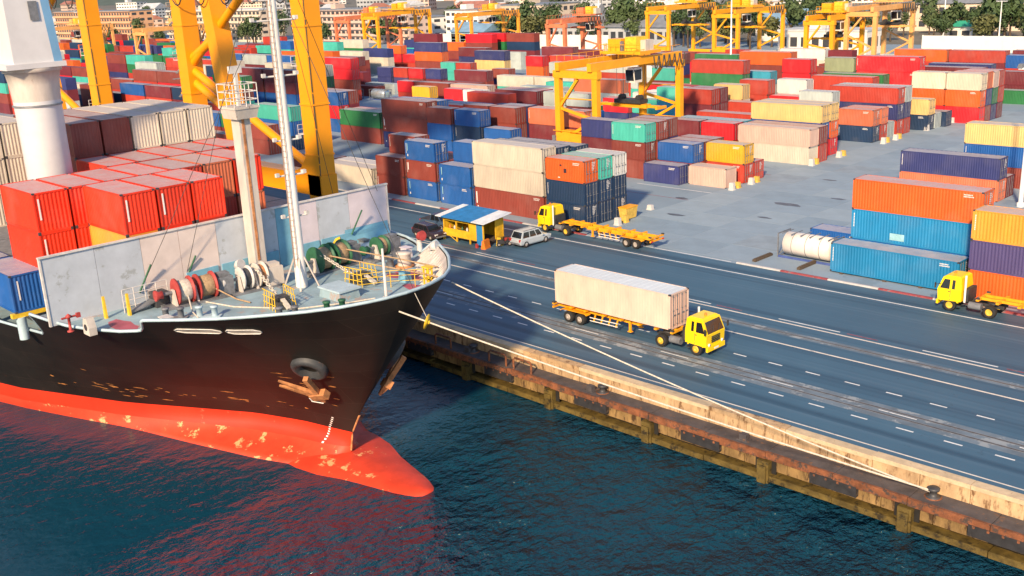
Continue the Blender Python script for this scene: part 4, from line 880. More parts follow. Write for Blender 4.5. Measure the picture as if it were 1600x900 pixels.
def dmesh(H):
    if H in DM: return DM[H]
    w_ = (CW-.2)/2-.02; d = MB()
    corr(d, (0, 0, 0), (0, 1, 0), w_, .15, H-.13, (1, 0, 0), 4, .03)
    d.box(-.05, 0, .14, .004, .05, H-.12).box(-.05, w_-.05, .14, .004, w_, H-.12).box(-.05, .05, .14, .004, w_-.05, .2).box(-.05, .05, H-.19, .004, w_-.05, H-.12)
    dm_ = d.mesh('door', M('container_side')); fixn(dm_)
    r = MB().tube([(.03, 0, .06), (.03, 0, H-.06)], .026, 6).box(.01, -.05, 1.05, .06, .28, 1.12)
    for z in (.3, H*.5, H-.32): r.box(-.0, -.07, z, .055, .07, z+.09)
    rm = r.mesh('lock_rod', M('steel_grey')); fixn(rm)
    DM[H] = (dm_, rm); return DM[H]
CONT = []
def code_mesh(kind, seed):
    rr = random.Random(seed); b = MB()
    if kind == 'side':          # two rows of small characters near the right top, logo bar at the left
        for row in range(2):
            for k in range(6+rr.randrange(4)):
                x = k*.16; b.add([(x, 0, -row*.24), (x+.10, 0, -row*.24), (x+.10, 0, .15-row*.24), (x, 0, .15-row*.24)], [(0, 1, 2, 3)])
    elif kind == 'vert':        # vertical line of characters
        for k in range(9):
            b.add([(0, 0, -k*.19), (.11, 0, -k*.19), (.11, 0, .13-k*.19), (0, 0, .13-k*.19)], [(0, 1, 2, 3)])
    else:                       # door code and weight table
        for row in range(6):
            for k in range(3+rr.randrange(4)):
                y = k*.11; b.add([(0, y, -row*.17), (0, y+.075, -row*.17), (0, y+.075, .10-row*.17), (0, y, .10-row*.17)], [(0, 1, 2, 3)])
    return b.mesh('printed_code', M('mark_white'))
CODES = {k: [code_mesh(k, 7+i) for i in range(3)] for k in ('side', 'vert', 'door')}
def codes(o, L, H, c):
    if c in 'cwpaW' : return
    v = rj.randrange(3)
    if rj.random() < .55: s_ = stuff(link('printed_code', CODES['side'][v], o, (L-1.7, -.008, H-.4))); s_.scale = (.72, 1, .72)
    if rj.random() < .5: s_ = stuff(link('printed_code', CODES['vert'][v], o, (.22, -.008, H-.5))); s_.scale = (.8, 1, .8)
    if rj.random() < .8: stuff(link('printed_code', CODES['door'][v], o, (L+.02, CW*.56, H-.4)))
rj = random.Random(3)
fx = MB(); FIDX = {c: i for i, c in enumerate(sorted(COLS))}
for c in sorted(COLS): P('far_'+c, COLS[c][0], .6, .25, .3)
def container(x, y, z, L, H, c, door=1, near=False, rz=0.0):
    """min corner x, y, z; returns the object (label set later). door: +1 doors at +x end, -1 at -x end"""
    col = COLS[c][0]; j = rj.uniform(.86, 1.12); col = tuple(min(1, v*j) for v in col)
    o = bpy.data.objects.new('shipping_container', cmesh(L, H, not near)); COL.objects.link(o)
    o.color = (*col, 1); o.location = (x, y, z)
    if door < 0: o.location = (x+L, y+CW, z); o.rotation_euler = (0, 0, math.pi+rz)
    else: o.rotation_euler = (0, 0, rz)
    if near:
        dm_, rm = dmesh(round(H, 2)); w_ = (CW-.2)/2
        for k in range(2):
            d = link('door', dm_, o, (L-.04, .1+k*w_+.01, 0)); d.color = o.color
            for f in (.3, .74): link('lock_rod', rm, d, (.0, w_*f, 0))
        codes(o, L, H, c)
    return o
def mark(o, x0, x1, z0, z1, mat='mark_white', face='y', off=-.012, name='marking'):
    """flat print on the -y long side (or +x end) of a container, given in its own coordinates for door=+1"""
    if o is None: return
    if face == 'y': vs = [(x0, off, z0), (x1, off, z0), (x1, off, z1), (x0, off, z1)]
    else: vs = [(off, x0, z0), (off, x1, z0), (off, x1, z1), (off, x0, z1)]
    b = MB().add(vs, [(0, 1, 2, 3)]); return b.build(name, [mat], o, False)
TIER = ['bottom tier', 'second tier', 'third tier', 'fourth tier']
def lab(o, text, group): tag(o, text, 'container', group); CONT.append(o)
def farc(x, y, L, cols, z0=0.0, H=2.59):
    for k, c in enumerate(cols):
        z = z0+k*2.6; m_ = FIDX[c]
        fx.box(x, y, z, x+L, y+CW, z+H-.01, m_)
        for e in (.0, L-.15): fx.box(x+e-.01, y-.015, z+.02, x+e+.16, y, z+H-.03, m_)
        fx.box(x+.15, y-.012, z+H-.14, x+L-.15, y, z+H-.03, m_)
def stack(blk, x, y, L, cols, H=2.59, near=False, door=1, z0=0.0):
    """cols bottom to top"""
    res = []
    for k, c in enumerate(cols):
        hc = H
        jx, jy = rj.uniform(-.05, .05), rj.uniform(-.03, .03)
        if (round(x, 1), round(y, 1), k) in HID:
            farc(x, y, L, c, z0+k*(hc+.012), hc); res.append(None); continue
        o = container(x+jx, y+jy, z0+k*(hc+.012), L, hc, c, door, near)
        o['key'] = (round(x, 1), round(y, 1), k); res.append(o); blk.append((x, y, k, len(cols), L, c, o))
    return res
BLK = {}
def B(name): return BLK.setdefault(name, [])
# --- front block, beside the guard shed
A = B('front block by shed')
s1 = stack(A, -84.7, 88.8, L20, 'kko', near=True); stack(A, -84.7, 91.4, L20, 'kkt', near=True); s3 = stack(A, -84.7, 94.0, L20, 'kkw', near=True)
mark(s1[2], 2.9, 3.35, 1.0, 1.5, 'mark_dark'); mark(s1[2], 2.0, 2.3, .35, .45); mark(s1[2], 2.3, 2.6, 1.75, 1.95, 'mark_dark')
s2 = stack(A, -97.4, 88.8, L40, 'bcc', 2.9, True); stack(A, -97.4, 91.4, L40, 'nnk', 2.8, True); stack(A, -96.8, 94.0, L40, 'nBk', 2.75, True)
mark(s2[0], .25, .45, .8, 2.3); mark(s2[0], .4, .6, .35, .5)
a3 = stack(A, -104.1, 88.8, L20, 'BB', near=True); stack(A, -104.1, 91.4, L20, 'bBB', near=True); stack(A, -104.1, 94.0, L20, 'Bn', near=True)
a4 = stack(A, -110.9, 88.8, L20, 'BbB', near=True); stack(A, -110.9, 91.4, L20, 'mb', near=True); stack(A, -110.9, 94.0, L20, 'nb', near=True)
for q in a3+[a4[0], a4[2]]:
    mark(q, .45, .62, .45, .75); mark(q, .46, .58, 1.2, 2.2, 'mark_lblue')
mark(a4[1], .4, .55, 1.2, 2.2, 's_mark' if False else 'mark_white')
stack(A, -117.7, 88.8, L20, 'bb', near=True); stack(A, -117.7, 91.4, L20, 'bbb', near=True); stack(A, -117.7, 94.0, L20, 'bb', near=True)
stack(A, -133.2, 90.4, L40, 'c', near=True); stack(A, -133.2, 93.0, L40, 'w', near=True); stack(A, -146.0, 93.0, L40, 'b', near=True)
# --- second block, behind the front block
Bk = B('second block')
stack(Bk, -90.2, 114.4, L20, 'n', near=True); stack(Bk, -83.7, 116.0, L20, 'p', near=True, door=-1)
stack(Bk, -89.8, 117.2, L20, 'bB', near=True); stack(Bk, -83.6, 120.0, L20, 'ry', near=True); stack(Bk, -83.6, 122.6, L20, 'r', near=True)
stack(Bk, -89.9, 119.8, L20, 'bb', near=True); stack(Bk, -90.0, 122.4, L20, 'bb')
stack(Bk, -96.6, 115.3, L20, 'bbt', near=True); stack(Bk, -96.4, 117.9, L20, 'bbb', near=True); stack(Bk, -96.6, 120.5, L20, 'mnb')
stack(Bk, -102.7, 115.6, L20, 'mmn')
stack(Bk, -119.4, 121.6, L40, 'bms', 2.59, True); stack(Bk, -106.6, 121.6, L20, 'mn'); stack(Bk, -106.8, 119.0-5.2, L20, 'm')
stack(Bk, -122.8, 114.8, L20, 'BB'); stack(Bk, -129.6, 114.6, L20, 'BkB', near=True); stack(Bk, -136.3, 114.3, L20, 'BBb')
stack(Bk, -126.6, 119.8, L20, 'bbb'); stack(Bk, -126.6, 122.4, L20, 'nnn'); stack(Bk, -133.0, 119.8, L20, 'mbb')
q = stack(Bk, -148.7, 114.5, L40, 'nbb', 2.85, True); stack(Bk, -148.7, 117.1, L40, 'nnB', 2.8)
mark(q[1], .4, .55, 1.0, 2.2); mark(q[1], .45, .65, .4, .6); mark(q[0], .6, .8, 1.0, 1.25)
stack(Bk, -163.8, 116.0, L40, 'bg', 2.85, True); stack(Bk, -163.8, 118.6, L40, 'br', 2.8); stack(Bk, -163.8, 121.2, L40, 'm', 2.8)
stack(Bk, -183.6, 121.5, L40, 'BRB', 2.6, True); stack(Bk, -183.6, 124.1, L40, 'bmb')
# --- third block, under the yellow gantry crane
Ck = B('yellow gantry block')
stack(Ck, -89.0, 136.0, L40, 'cp', near=True, door=-1); stack(Ck, -89.0, 138.6, L40, 'rb'); stack(Ck, -90.6, 142.0, L40, 'RBa', near=True); stack(Ck, -90.6, 144.6, L40, 'Roa', near=True)
stack(Ck, -95.7, 136.0, L20, 'bR'); stack(Ck, -102.2, 136.0, L20, 'bm'); stack(Ck, -102.0, 138.6, L40, 'nl'); stack(Ck, -103.4, 145.5, L40, 'mr')

stack(Ck, -130.6, 134.0, L40, 'mn'); stack(Ck, -130.6, 137, L40, 'nB'); stack(Ck, -143.6, 134.0, L40, 'rs'); stack(Ck, -143.6, 137, L40, 'bn')
stack(Ck, -156.6, 133.0, L40, 'mr'); stack(Ck, -156.6, 135.6, L40, 'nB'); stack(Ck, -169.4, 134.0, L40, 'nB'); stack(Ck, -169.4, 136.6, L40, 'bB')
# --- fourth block
Dk = B('fourth block')
stack(Dk, -91.2, 157.4, L20, 'ece'); stack(Dk, -84.3, 158.0, L20, 'ks', near=True); stack(Dk, -84.3, 160.6, L20, 'rs', near=True); stack(Dk, -84.3, 163.2, L20, 'e')
stack(Dk, -90.3, 166.0, L40, 'rnr', near=True); stack(Dk, -90.3, 168.6, L40, 'rne')
stack(Dk, -82.2, 173.5, L20, 'ka', near=True); stack(Dk, -82.2, 176.1, L20, 'e'); stack(Dk, -81.4, 178.7, L20, 'k', near=True)
stack(Dk, -111.6, 153.0, L20, 'bmr'); stack(Dk, -111.6, 155.6, L20, 'bmm'); stack(Dk, -106.6, 158.2, L20, 'rr'); stack(Dk, -110.5, 160.9, L20, 'cca'); stack(Dk, -117.6, 153.2, L20, 'mlt'); stack(Dk, -117.8, 156, L20, 'mrr')
stack(Dk, -110.3, 168.8, L20, 'rrr'); stack(Dk, -103.9, 168.8, L20, 'bR'); stack(Dk, -104.2, 171.9, L20, 'eew'); stack(Dk, -97.6, 172, L20, 'br')
stack(Dk, -130.6, 153.5, L20, 'nR'); stack(Dk, -124.3, 154.4, L20, 'nt'); stack(Dk, -143.3, 159.5, L40, 'ges'); stack(Dk, -149.4, 156.8, L20, 'ee'); stack(Dk, -143.1, 156.8, L20, 'be')
stack(Dk, -162.6, 155.8, L40, 'mm'); stack(Dk, -162.6, 158.4, L40, 'rr'); stack(Dk, -168.9, 152.3, L20, 'ew'); stack(Dk, -175.2, 152.3, L20, 'bR')
stack(Dk, -186.2, 152.4, L20, 'By'); stack(Dk, -192.6, 150, L20, 'B'); stack(Dk, -200.2, 159.5, L20, 'rR'); stack(Dk, -193.8, 159.5, L40, 'bb'); stack(Dk, -181, 159.5, L40, 'bp')
stack(Dk, -131, 163, L40, 'mw'); stack(Dk, -130, 166, L40, 'rw')
# --- fifth block
Ek = B('fifth block')
stack(Ek, -101.6, 179.5, L40, 'rrr'); stack(Ek, -101.8, 184.0, L40, 'ggg'); stack(Ek, -96.5, 186.9, L40, 'rRRR', 2.7, True)
stack(Ek, -84.2, 184.0, L20, 'RoW', 2.85); stack(Ek, -78.0, 184.0, L20, 'RoW', 2.85, True); stack(Ek, -78.0, 186.6, L20, 'bno', 2.85); stack(Ek, -78.0, 189.2, L20, 'ngp', 2.8); stack(Ek, -78.0, 191.8, L20, 'mrr', 2.8)
stack(Ek, -103.0, 186.8, L20, 'bmnq'); stack(Ek, -109.3, 182.0, L20, 'mrRR'); stack(Ek, -126.7, 176.4, L40, 'cegr'); stack(Ek, -118.3, 182.6, L20, 'eel'); stack(Ek, -126.0, 192.8, L40, 'rmbo', 2.65)
stack(Ek, -131, 182, L20, 'mcr'); stack(Ek, -125.6, 185.4, L20, 'mn'); stack(Ek, -139.4, 176.6, L40, 'bR'); stack(Ek, -141, 182, L20, 'rmt'); stack(Ek, -150, 186, L20, 'tew')
stack(Ek, -194.5, 198.0, L20, 'roR'); stack(Ek, -189, 201, L40, 'gmr'); stack(Ek, -90.5, 200.5, L40, 'mmm'); stack(Ek, -91.5, 207.0, L40, 'bnn'); stack(Ek, -79.5, 211.5, L40, 'g', near=True)
stack(Ek, -199, 190, L20, 'nb'); stack(Ek, -175, 186, L40, 'bme'); stack(Ek, -164, 192, L40, 'rre'); stack(Ek, -207, 184, L40, 'bm')
# --- far rows
Fk = B('far rows')
stack(Fk, -213.5, 224.0, L40, 'bmm'); stack(Fk, -240.6, 216.0, L40, 'nnm'); stack(Fk, -225.4, 208.5, L40, 'can'); stack(Fk, -243.2, 201.0, L40, 'mbon'); stack(Fk, -230.2, 199.6, L20, 'tt'); stack(Fk, -223.8, 199.6, L20, 'lr')
stack(Fk, -275.4, 217.0, L20, 'rRo'); stack(Fk, -268.6, 217, L20, 'rR'); stack(Fk, -330, 226.0, L40, 'brR'); stack(Fk, -257.4, 182.0, L40, 'bbm'); stack(Fk, -250.6, 174.0, L40, 'BB'); stack(Fk, -237.6, 182.5, L20, 'nn')
stack(Fk, -231, 183, L20, 'vr'); stack(Fk, -224.6, 183, L20, 'bR'); stack(Fk, -218, 183.5, L20, 'mn')
stack(Fk, -112.6, 236.0, L40, 'rro'); stack(Fk, -99.8, 236.0, L40, 'bmr'); stack(Fk, -87.0, 238.0, L40, 'nnm'); stack(Fk, -74.2, 238.0, L40, 'bmm'); stack(Fk, -140, 232, L40, 'ecw'); stack(Fk, -152, 226, L20, 'mrr'); stack(Fk, -145, 226, L20, 'bke'); stack(Fk, -126, 230, L20, 'bnm')
stack(Fk, -84.0, 226.5, L40, 'mrB'); stack(Fk, -84.0, 220.5, L40, 'mm'); stack(Fk, -152.6, 214, L40, 'bmg'); stack(Fk, -168, 214, L40, 'mnm'); stack(Fk, -180.6, 214, L40, 'bee'); stack(Fk, -194, 218, L40, 'rmm')
# --- right-hand block across the lane
Rk = B('right block')
stack(Rk, -34.3, 88.3, L40, 'ovA', 2.6, True); stack(Rk, -34.0, 90.9, L40, 'bn', 2.6, True)
st = stack(Rk, -47.0, 91.5, L40, 'BCo', 2.88, True); stack(Rk, -47.5, 88.7, L40, 'C', 2.75, True, z0=.15)
mark(st[1], 3.9, 5.3, .35, 1.0, 'mark_lblue')
stack(Rk, -53.4, 95.2, L20, 'B', 1.5 if False else 2.2, True)
stack(Rk, -58.6, 126.2, L40, 'sn', 2.59, True); stack(Rk, -58.6, 128.8, L40, 'm', 2.59); stack(Rk, -54.3, 135.0, L40, 'bBa', 2.59, True); stack(Rk, -54.3, 137.6, L40, 'nB', 2.59); stack(Rk, -41.6, 135.0, L40, 'rB', 2.59)
# timber sleepers under the low blue container
for x in (-46.3, -42, -38.6):
    o = MB().box(x-.14, 88.6, 0, x+.14, 91.2, .148).build('timber_sleeper', ['trunk'])
    tag(o, '%s dark timber sleeper under the low sky blue container by the kerb' % ('leftmost' if x < -45 else 'middle' if x < -40 else 'rightmost'), 'sleeper', 'sleepers under the low container')
# --- rows beyond the quay cranes, far left (the largest are individual things)
Gk = B('rows behind quay cranes')
pal = 'bbmmmBBnkrrRtegcb'
random.seed(5)
for (y, x0, k, nmax) in ((98, -160, 5, 2), (103.2, -160, 5, 3), (112, -196, 6, 3), (117, -199, 6, 4), (130, -199, 6, 4), (141, -203, 7, 4), (156, -213, 5, 4)):
    for i in range(k):
        x = x0-i*12.75-random.uniform(0, .5)
        stack(Gk, x-12.2, y, L40, [random.choice(pal) for _ in range(random.choice((nmax-1, nmax)))])
# everything further out as one mass of containers
random.seed(9); FCOL = 'bmrRBnkcoegtb'
for (y, xa, xb) in ((98, -230, -300), (106, -230, -320), (117, -280, -380), (130, -280, -420), (143, -296, -440), (156, -285, -460), (165, -215, -470), (170, -215, -480), (190, -262, -520), (196, -262, -540), (206, -262, -560), (212, -292, -560), (222, -345, -560), (232, -230, -300), (238, -230, -300), (150, -140, -165), (163, -150, -190), (171, -150, -190), (178, -160, -195), (206, -104, -150), (218, -100, -140), (224, -100, -140), (242, -60, -110), (244.8, -60, -200), (250, -60, -120), (255, -30, -110), (140.4, -60, -20), (176, -60, -20), (230, -60, -20)):
    x = xa
    while x > xb:
        if random.random() < .93: farc(x-12.2, y+random.uniform(-.3, .3), 12.19, [random.choice(FCOL) for _ in range(random.choice((1, 2, 2) if y > 195 and x > -230 else (2, 2, 3, 3, 4) if y > 180 or x < -230 else (1, 1, 2)))])
        x -= 12.7
# labels for the yard containers
NUM = ['first', 'second', 'third', 'fourth', 'fifth', 'sixth', 'seventh', 'eighth', 'ninth', 'tenth', 'eleventh', 'twelfth', 'thirteenth', 'fourteenth', 'fifteenth', 'sixteenth', 'seventeenth', 'eighteenth', 'nineteenth', 'twentieth', 'next to last', 'last but two', 'last but three', 'last']
def num(i): return NUM[i] if i < 24 else '%dth' % (i+1)
seen = {}
for bn, items in BLK.items():
    ys = sorted({round(q[1], 1) for q in items}); rows = []
    for y in ys:
        if rows and y-rows[-1][-1] < 1.7: rows[-1].append(y)
        else: rows.append([y])
    for x, y, k, n, L, c, o in items:
        ri = next(i for i, r in enumerate(rows) if round(y, 1) in r)
        sl = sorted({(-round(q[0], 1), round(q[1], 1)) for q in items if round(q[1], 1) in rows[ri]}); si = sl.index((-round(x, 1), round(y, 1)))
        tr = 'alone' if n == 1 else ('top tier' if k == n-1 else ('bottom tier' if k == 0 else TIER[k]))
        t = '%s %s container, %s, %s from right, %s row, %s' % (COLS[c][1], 'short' if L < 8 else 'long', tr, num(si), num(ri), bn)
        if t in seen: print('DUP', t)
        seen[t] = 1
        tag(o, t, 'container', 'containers in the '+bn)
# --- containers on the ship
def ship_c(x1, y, z, c, text, L=L20, H=2.88, near=True, door=-1):
    if (round(x1-L, 1), round(y, 1), round(z, 1)) in HID: farc(x1-L, y, L, c, z, H); return None
    o = container(x1-L, y, z, L, H, c, door, near); o['key'] = (round(x1-L, 1), round(y, 1), round(z, 1)); return tag(o, text, 'container', 'containers carried on the ship')
ZC = 9.99; PT = 2.63
yn = [29.8+PT*k for k in range(3)]
for k, y in enumerate(yn):
    for t in range(2):
        c = 'f' if t else ('A' if k == 0 else 'f' if k % 2 else 'r')
        o = ship_c(-68.1, y, ZC+t*2.89, c, '%s container, %s, %s from the left in the bay right behind the breakwater' % ('bright red' if c == 'f' else COLS[c][1], 'upper tier' if t else 'lower tier', num(k)))
        if o and t and k < 2:
            b = MB().box(-.02, 2.05, .95, -.008, 2.17, 2.45).build('marking', ['mark_white'], o)
for k in range(7):
    y = 26.6+PT*k-.35
    for t in range(2):
        c = 'f' if k < 2 else ('f', 'r', 's', 'f')[(k+t) % 4]
        o = ship_c(-74.2, y, ZC+t*2.89, c, '%s container, %s, %s from the left in the second bay behind the breakwater' % ('bright red' if c == 'f' else COLS[c][1], 'upper tier' if t else 'lower tier', num(k)))
        if k == 0 and o: MB().box(-.02, 2.05, .95, -.008, 2.17, 2.45).build('marking', ['mark_white'], o)
for k in range(2, 7):
    y = 29.3+PT*k
    for t in range(2):
        c = 'rfsbfrf'[(k+2*t) % 7]
        ship_c(-80.45, y, ZC+t*2.89, c, '%s container, %s, %s from the left in the third bay behind the breakwater' % ('bright red' if c == 'f' else COLS[c][1], 'upper tier' if t else 'lower tier', num(k)), near=False)
cc = ['bbb', 'bbb', 'bcc', 'ccc', 'cwc']
for k in range(5):
    for t in range(3):
        c = 'bbcc c'.replace(' ', '')[min(k, 4)] if t == 2 else 'bbwwc'[k]
        ship_c(-86.6, 34.6+PT*k, ZC+t*2.89, c, '%s container, %s, %s from the left in the brown and cream bay on deck' % (COLS[c][1], ('lower tier', 'middle tier', 'top tier')[t], num(k)), L=L40)
for k in range(2):
    for t in range(3):
        ship_c(-93.5, 28.9+PT*k, ZC+t*2.89, 'c', 'cream container, %s, %s column left of the white ship crane pedestal' % (('lower tier', 'middle tier', 'top tier')[t], 'outer' if k == 0 else 'inner'), L=L40)
for t in range(2): ship_c(-107, 31.5, ZC+t*2.89, 'B', 'dark blue container, %s, aft of the pedestal at the picture edge' % ('lower tier', 'upper tier')[t], L=L40)
b1 = ship_c(-74.9, 23.95, 7.47, 'B', 'blue container standing lowest at the port side edge of the ship', H=2.75)
MB().box(-.02, 1.9, .9, -.008, 2.0, 2.3).build('marking', ['mark_white'], b1)
ship_c(-81.2, 23.95, 7.47, 'n', 'navy container behind the lowest blue one at the port side', H=2.75)
o = fx.build('container_rows', ['far_'+c for c in sorted(COLS)]); stuff(o); tag(o, 'mass of mixed coloured containers in the farthest yard rows', 'containers')
# ============================================================ VEHICLES
def tractor(label, x, y, s, group='yellow terminal tractors', rz=0.0):
    """terminal tractor, front at +x before rotation; s=-1 faces -x. origin on the ground under the front bumper centre"""
    r = thing('terminal_tractor', label, 'truck', (x, y, 0), (0 if s > 0 else math.pi)+rz, group); Y_ = ['truck_yellow']
    w_ = 1.2
    lo = [(-1.95, -w_, .95), (-.02, -w_, .85), (-.02, w_, .85), (-1.95, w_, .95)]; hi = [(-1.95, -w_, 1.85), (.05, -w_, 1.80), (.05, w_, 1.80), (-1.95, w_, 1.85)]
    cab = MB().hexa(lo, hi).hexa(hi, [(-1.85, -w_+.12, 2.9), (-.35, -w_+.12, 2.88), (-.35, w_-.12, 2.88), (-1.85, w_-.12, 2.9)]).hexa([(-1.82, -w_+.16, 2.9), (-.42, -w_+.16, 2.88), (-.42, w_-.16, 2.88), (-1.82, w_-.16, 2.9)], [(-1.7, -w_+.3, 3.02), (-.6, -w_+.3, 3.0), (-.6, w_-.3, 3.0), (-1.7, w_-.3, 3.02)]).build('cab', Y_, r)
    MB().add([(.065, -w_+.16, 1.9), (.065, w_-.16, 1.9), (-.30, w_-.24, 2.76), (-.30, -w_+.24, 2.76)], [(0, 1, 2, 3)]).build('windscreen', ['glass'], cab)
    for q in (-1, 1):
        MB().add([(-.15, q*(w_+.006), 1.92), (-.95, q*(w_+.006), 1.92), (-.95, q*(w_-.095), 2.72), (-.48, q*(w_-.095), 2.72)], [(0, 1, 2, 3)]).build('side_window', ['glass'], cab)
        MB().add([(-1.15, q*(w_+.006), 1.95), (-1.4, q*(w_+.006), 1.95), (-1.4, q*(w_-.095), 2.72), (-1.15, q*(w_-.095), 2.72)], [(0, 1, 2, 3)]).build('side_window', ['glass'], cab)
        MB().bar((-.2, q*w_, 2.3), (.15, q*(w_+.32), 2.2), .05, .05).box(.08, q*(w_+.32)-.1, 1.95, .14, q*(w_+.32)+.1, 2.4).build('mirror', ['machine_dark'], cab)
        MB().lathe((.03, q*.85, .98), (1, 0, 0), [(0, .13), (.06, .12), (.07, 0)], 12).build('headlight', ['lamp_white'], r)
        wheel(r, -1.0, q*1.02, .52, .32, 'rim_yellow'); wheel(r, -4.3, q*1.0, .52, .55, 'rim_yellow')
        MB().prism([(-1.75, .82), (-1.6, 1.1), (-1.25, 1.22), (-.75, 1.22), (-.4, 1.1), (-.25, .82), (-.35, .82), (-.5, 1.02), (-.8, 1.1), (-1.2, 1.1), (-1.5, 1.02), (-1.65, .82)], 'y', q*.88, q*1.21).build('wheel_arch', Y_, r)
        MB().box(-5.2, q*.42-.06, .72, -.1, q*.42+.06, .98).build('chassis_rail', ['machine_dark'], r)
    MB().box(-.05, -1.15, .48, .12, 1.15, .85).build('bumper', ['truck_yellow'], r)
    gr = MB()
    for k in range(4): gr.box(.035, -.55, 1.12+k*.14, .075, .55, 1.20+k*.14)
    gr.build('grille', ['machine_dark'], r)
    MB().box(.12, -.28, .56, .135, .28, .70).build('number_plate', ['mark_white'], r)
    for q in (-.45, .35): MB().bar((.07, q, 1.92), (-.10, q+.35, 2.34), .03, .03).build('wiper', ['machine_dark'], cab)
    MB().lathe((-.9, 0, 3.02), (0, 0, 1), [(0, .12), (.05, .12), (.06, .09), (.18, .08), (.2, 0)], 10).build('beacon', ['barrier_orange'], cab)
    for q in (-1, 1):
        MB().box(-1.06, q*(w_+.002)-.006, .98, -1.02, q*(w_+.002)+.006, 1.84).box(-1.0, q*(w_+.012)-.012, 1.68, -.86, q*(w_+.012)+.012, 1.74).build('door_edge', ['machine_dark'], cab)
        MB().box(-1.9, q*1.0-.16, .52, -1.62, q*1.0+.16, .58).build('step', ['steel_dark'], r)
    for q in (-1, 1): MB().lathe((-3.05, q*.85, .75), (1, 0, 0), [(-.5, .3), (.5, .3)], 14).build('fuel_tank', ['steel_grey'], r)
    MB().tube([(-2.15, .9, .9), (-2.15, .9, 3.2)], .09, 8).build('exhaust_pipe', ['mark_white'], r)
    MB().box(-2.4, -.9, .95, -2.05, .8, 2.0).build('rear_rack', ['machine_dark'], r)
    MB().lathe((-4.3, 0, .98), (0, 0, 1), [(0, .55), (.1, .55), (.12, .2)], 16).build('fifth_wheel', ['machine_dark'], r)
    return r
def chassis(label, x, y, s, group='orange container chassis', L=12.6):
    """skeletal trailer; gooseneck end at +x before rotation, origin on the ground below the gooseneck tip"""
    r = thing('container_chassis', label, 'trailer', (x, y, 0), 0 if s > 0 else math.pi, group); O_ = ['truck_orange']
    for q in (-1, 1):
        b = MB().bar((0, q*.45, 1.38), (-3.0, q*.45, 1.38), .16, .22).bar((-3.0, q*.45, 1.38), (-3.6, q*.45, 1.24), .16, .28).bar((-3.5, q*.45, 1.22), (-L, q*.45, 1.22), .16, .42)
        b.build('main_beam', O_, r)
    for k, xx in enumerate((0, -1.6, -3.3, -5.2, -7.0, -9.0, -10.6, -L)):
        wd = 1.2 if k in (0, 3, 7) or True else .6; MB().box(xx-.12, -wd, 1.28, xx+.12, wd, 1.44).build('cross_bolster', O_, r)
    for xx in (-.0, -L): MB().box(xx-.14, -1.22, 1.44, xx+.14, -1.0, 1.56).box(xx-.14, 1.0, 1.44, xx+.14, 1.22, 1.56).build('twist_lock', ['steel_dark'], r)
    for q in (-1, 1):
        MB().box(-4.6, q*.7-.08, .42, -4.42, q*.7+.08, 1.28).box(-4.7, q*.7-.14, .36, -4.32, q*.7+.14, .42).build('landing_leg', O_, r)
        for xx in (-9.6, -10.9): wheel(r, xx, q*.98, .5, .52, 'rim_grey')
        MB().bar((-5.6, q*1.0, .9), (-8.6, q*1.0, .85), .05, .06).bar((-5.6, q*1.0, .62), (-8.6, q*1.0, .58), .05, .06).build('side_guard', ['mark_white'], r)
        for xx in (-5.8, -6.6, -7.4, -8.2): MB().bar((xx, q*.98, .55), (xx+.25, q*.98, 1.25), .07, .12).build('guard_bracket', O_, r)
        MB().prism([(-8.75, 1.0), (-9.0, 1.14), (-11.5, 1.14), (-11.8, .95), (-11.75, .92), (-11.48, 1.09), (-9.02, 1.09), (-8.8, .97)], 'y', q*.72, q*1.24).build('mudguard', O_, r)
        MB().box(-L-.2, q*.95-.15, .95, -L-.12, q*.95+.15, 1.1).build('tail_light', ['lamp_red'], r)
    for xx in (-9.6, -10.9): MB().lathe((xx, -.95, .5), (0, 1, 0), [(0, .09), (1.9, .09)], 10).build('axle', ['machine_dark'], r)
    MB().box(-L-.15, -1.15, .95, -L, 1.15, 1.12).build('rear_bumper', O_, r)
    return r
YT = 63.6
tractor('yellow tractor hauling the long white container along the quay road', -43.35, YT, 1)
chassis('orange chassis under the long white container on the quay road', -46.6, YT, 1)
o = container(-58.9, YT-1.22, 1.57, L40, 2.88, 'p', 1, True); o.color = (.76, .56, .46, 1); tag(o, 'long pale white container riding on the trailer on the quay road', 'container')  # warm sunlight on the white side put into the object colour
o.data = cmesh(L40, 2.88, False, .010).copy(); o.data.materials[1] = MATS['roof_skylit']  # roof takes the colour with sky light painted in
tractor('yellow tractor with dark cab windows in front of the dark navy stack', -82.3, 85.9, -1)
chassis('empty orange chassis behind the tractor by the dark navy stack', -78.9, 85.9, -1, L=12.8)
tractor('yellow tractor at the right picture edge in front of the orange container', -35.0, 85.15, -1)
chassis('orange chassis at the right picture edge behind the parked tractor', -31.7, 85.15, -1)
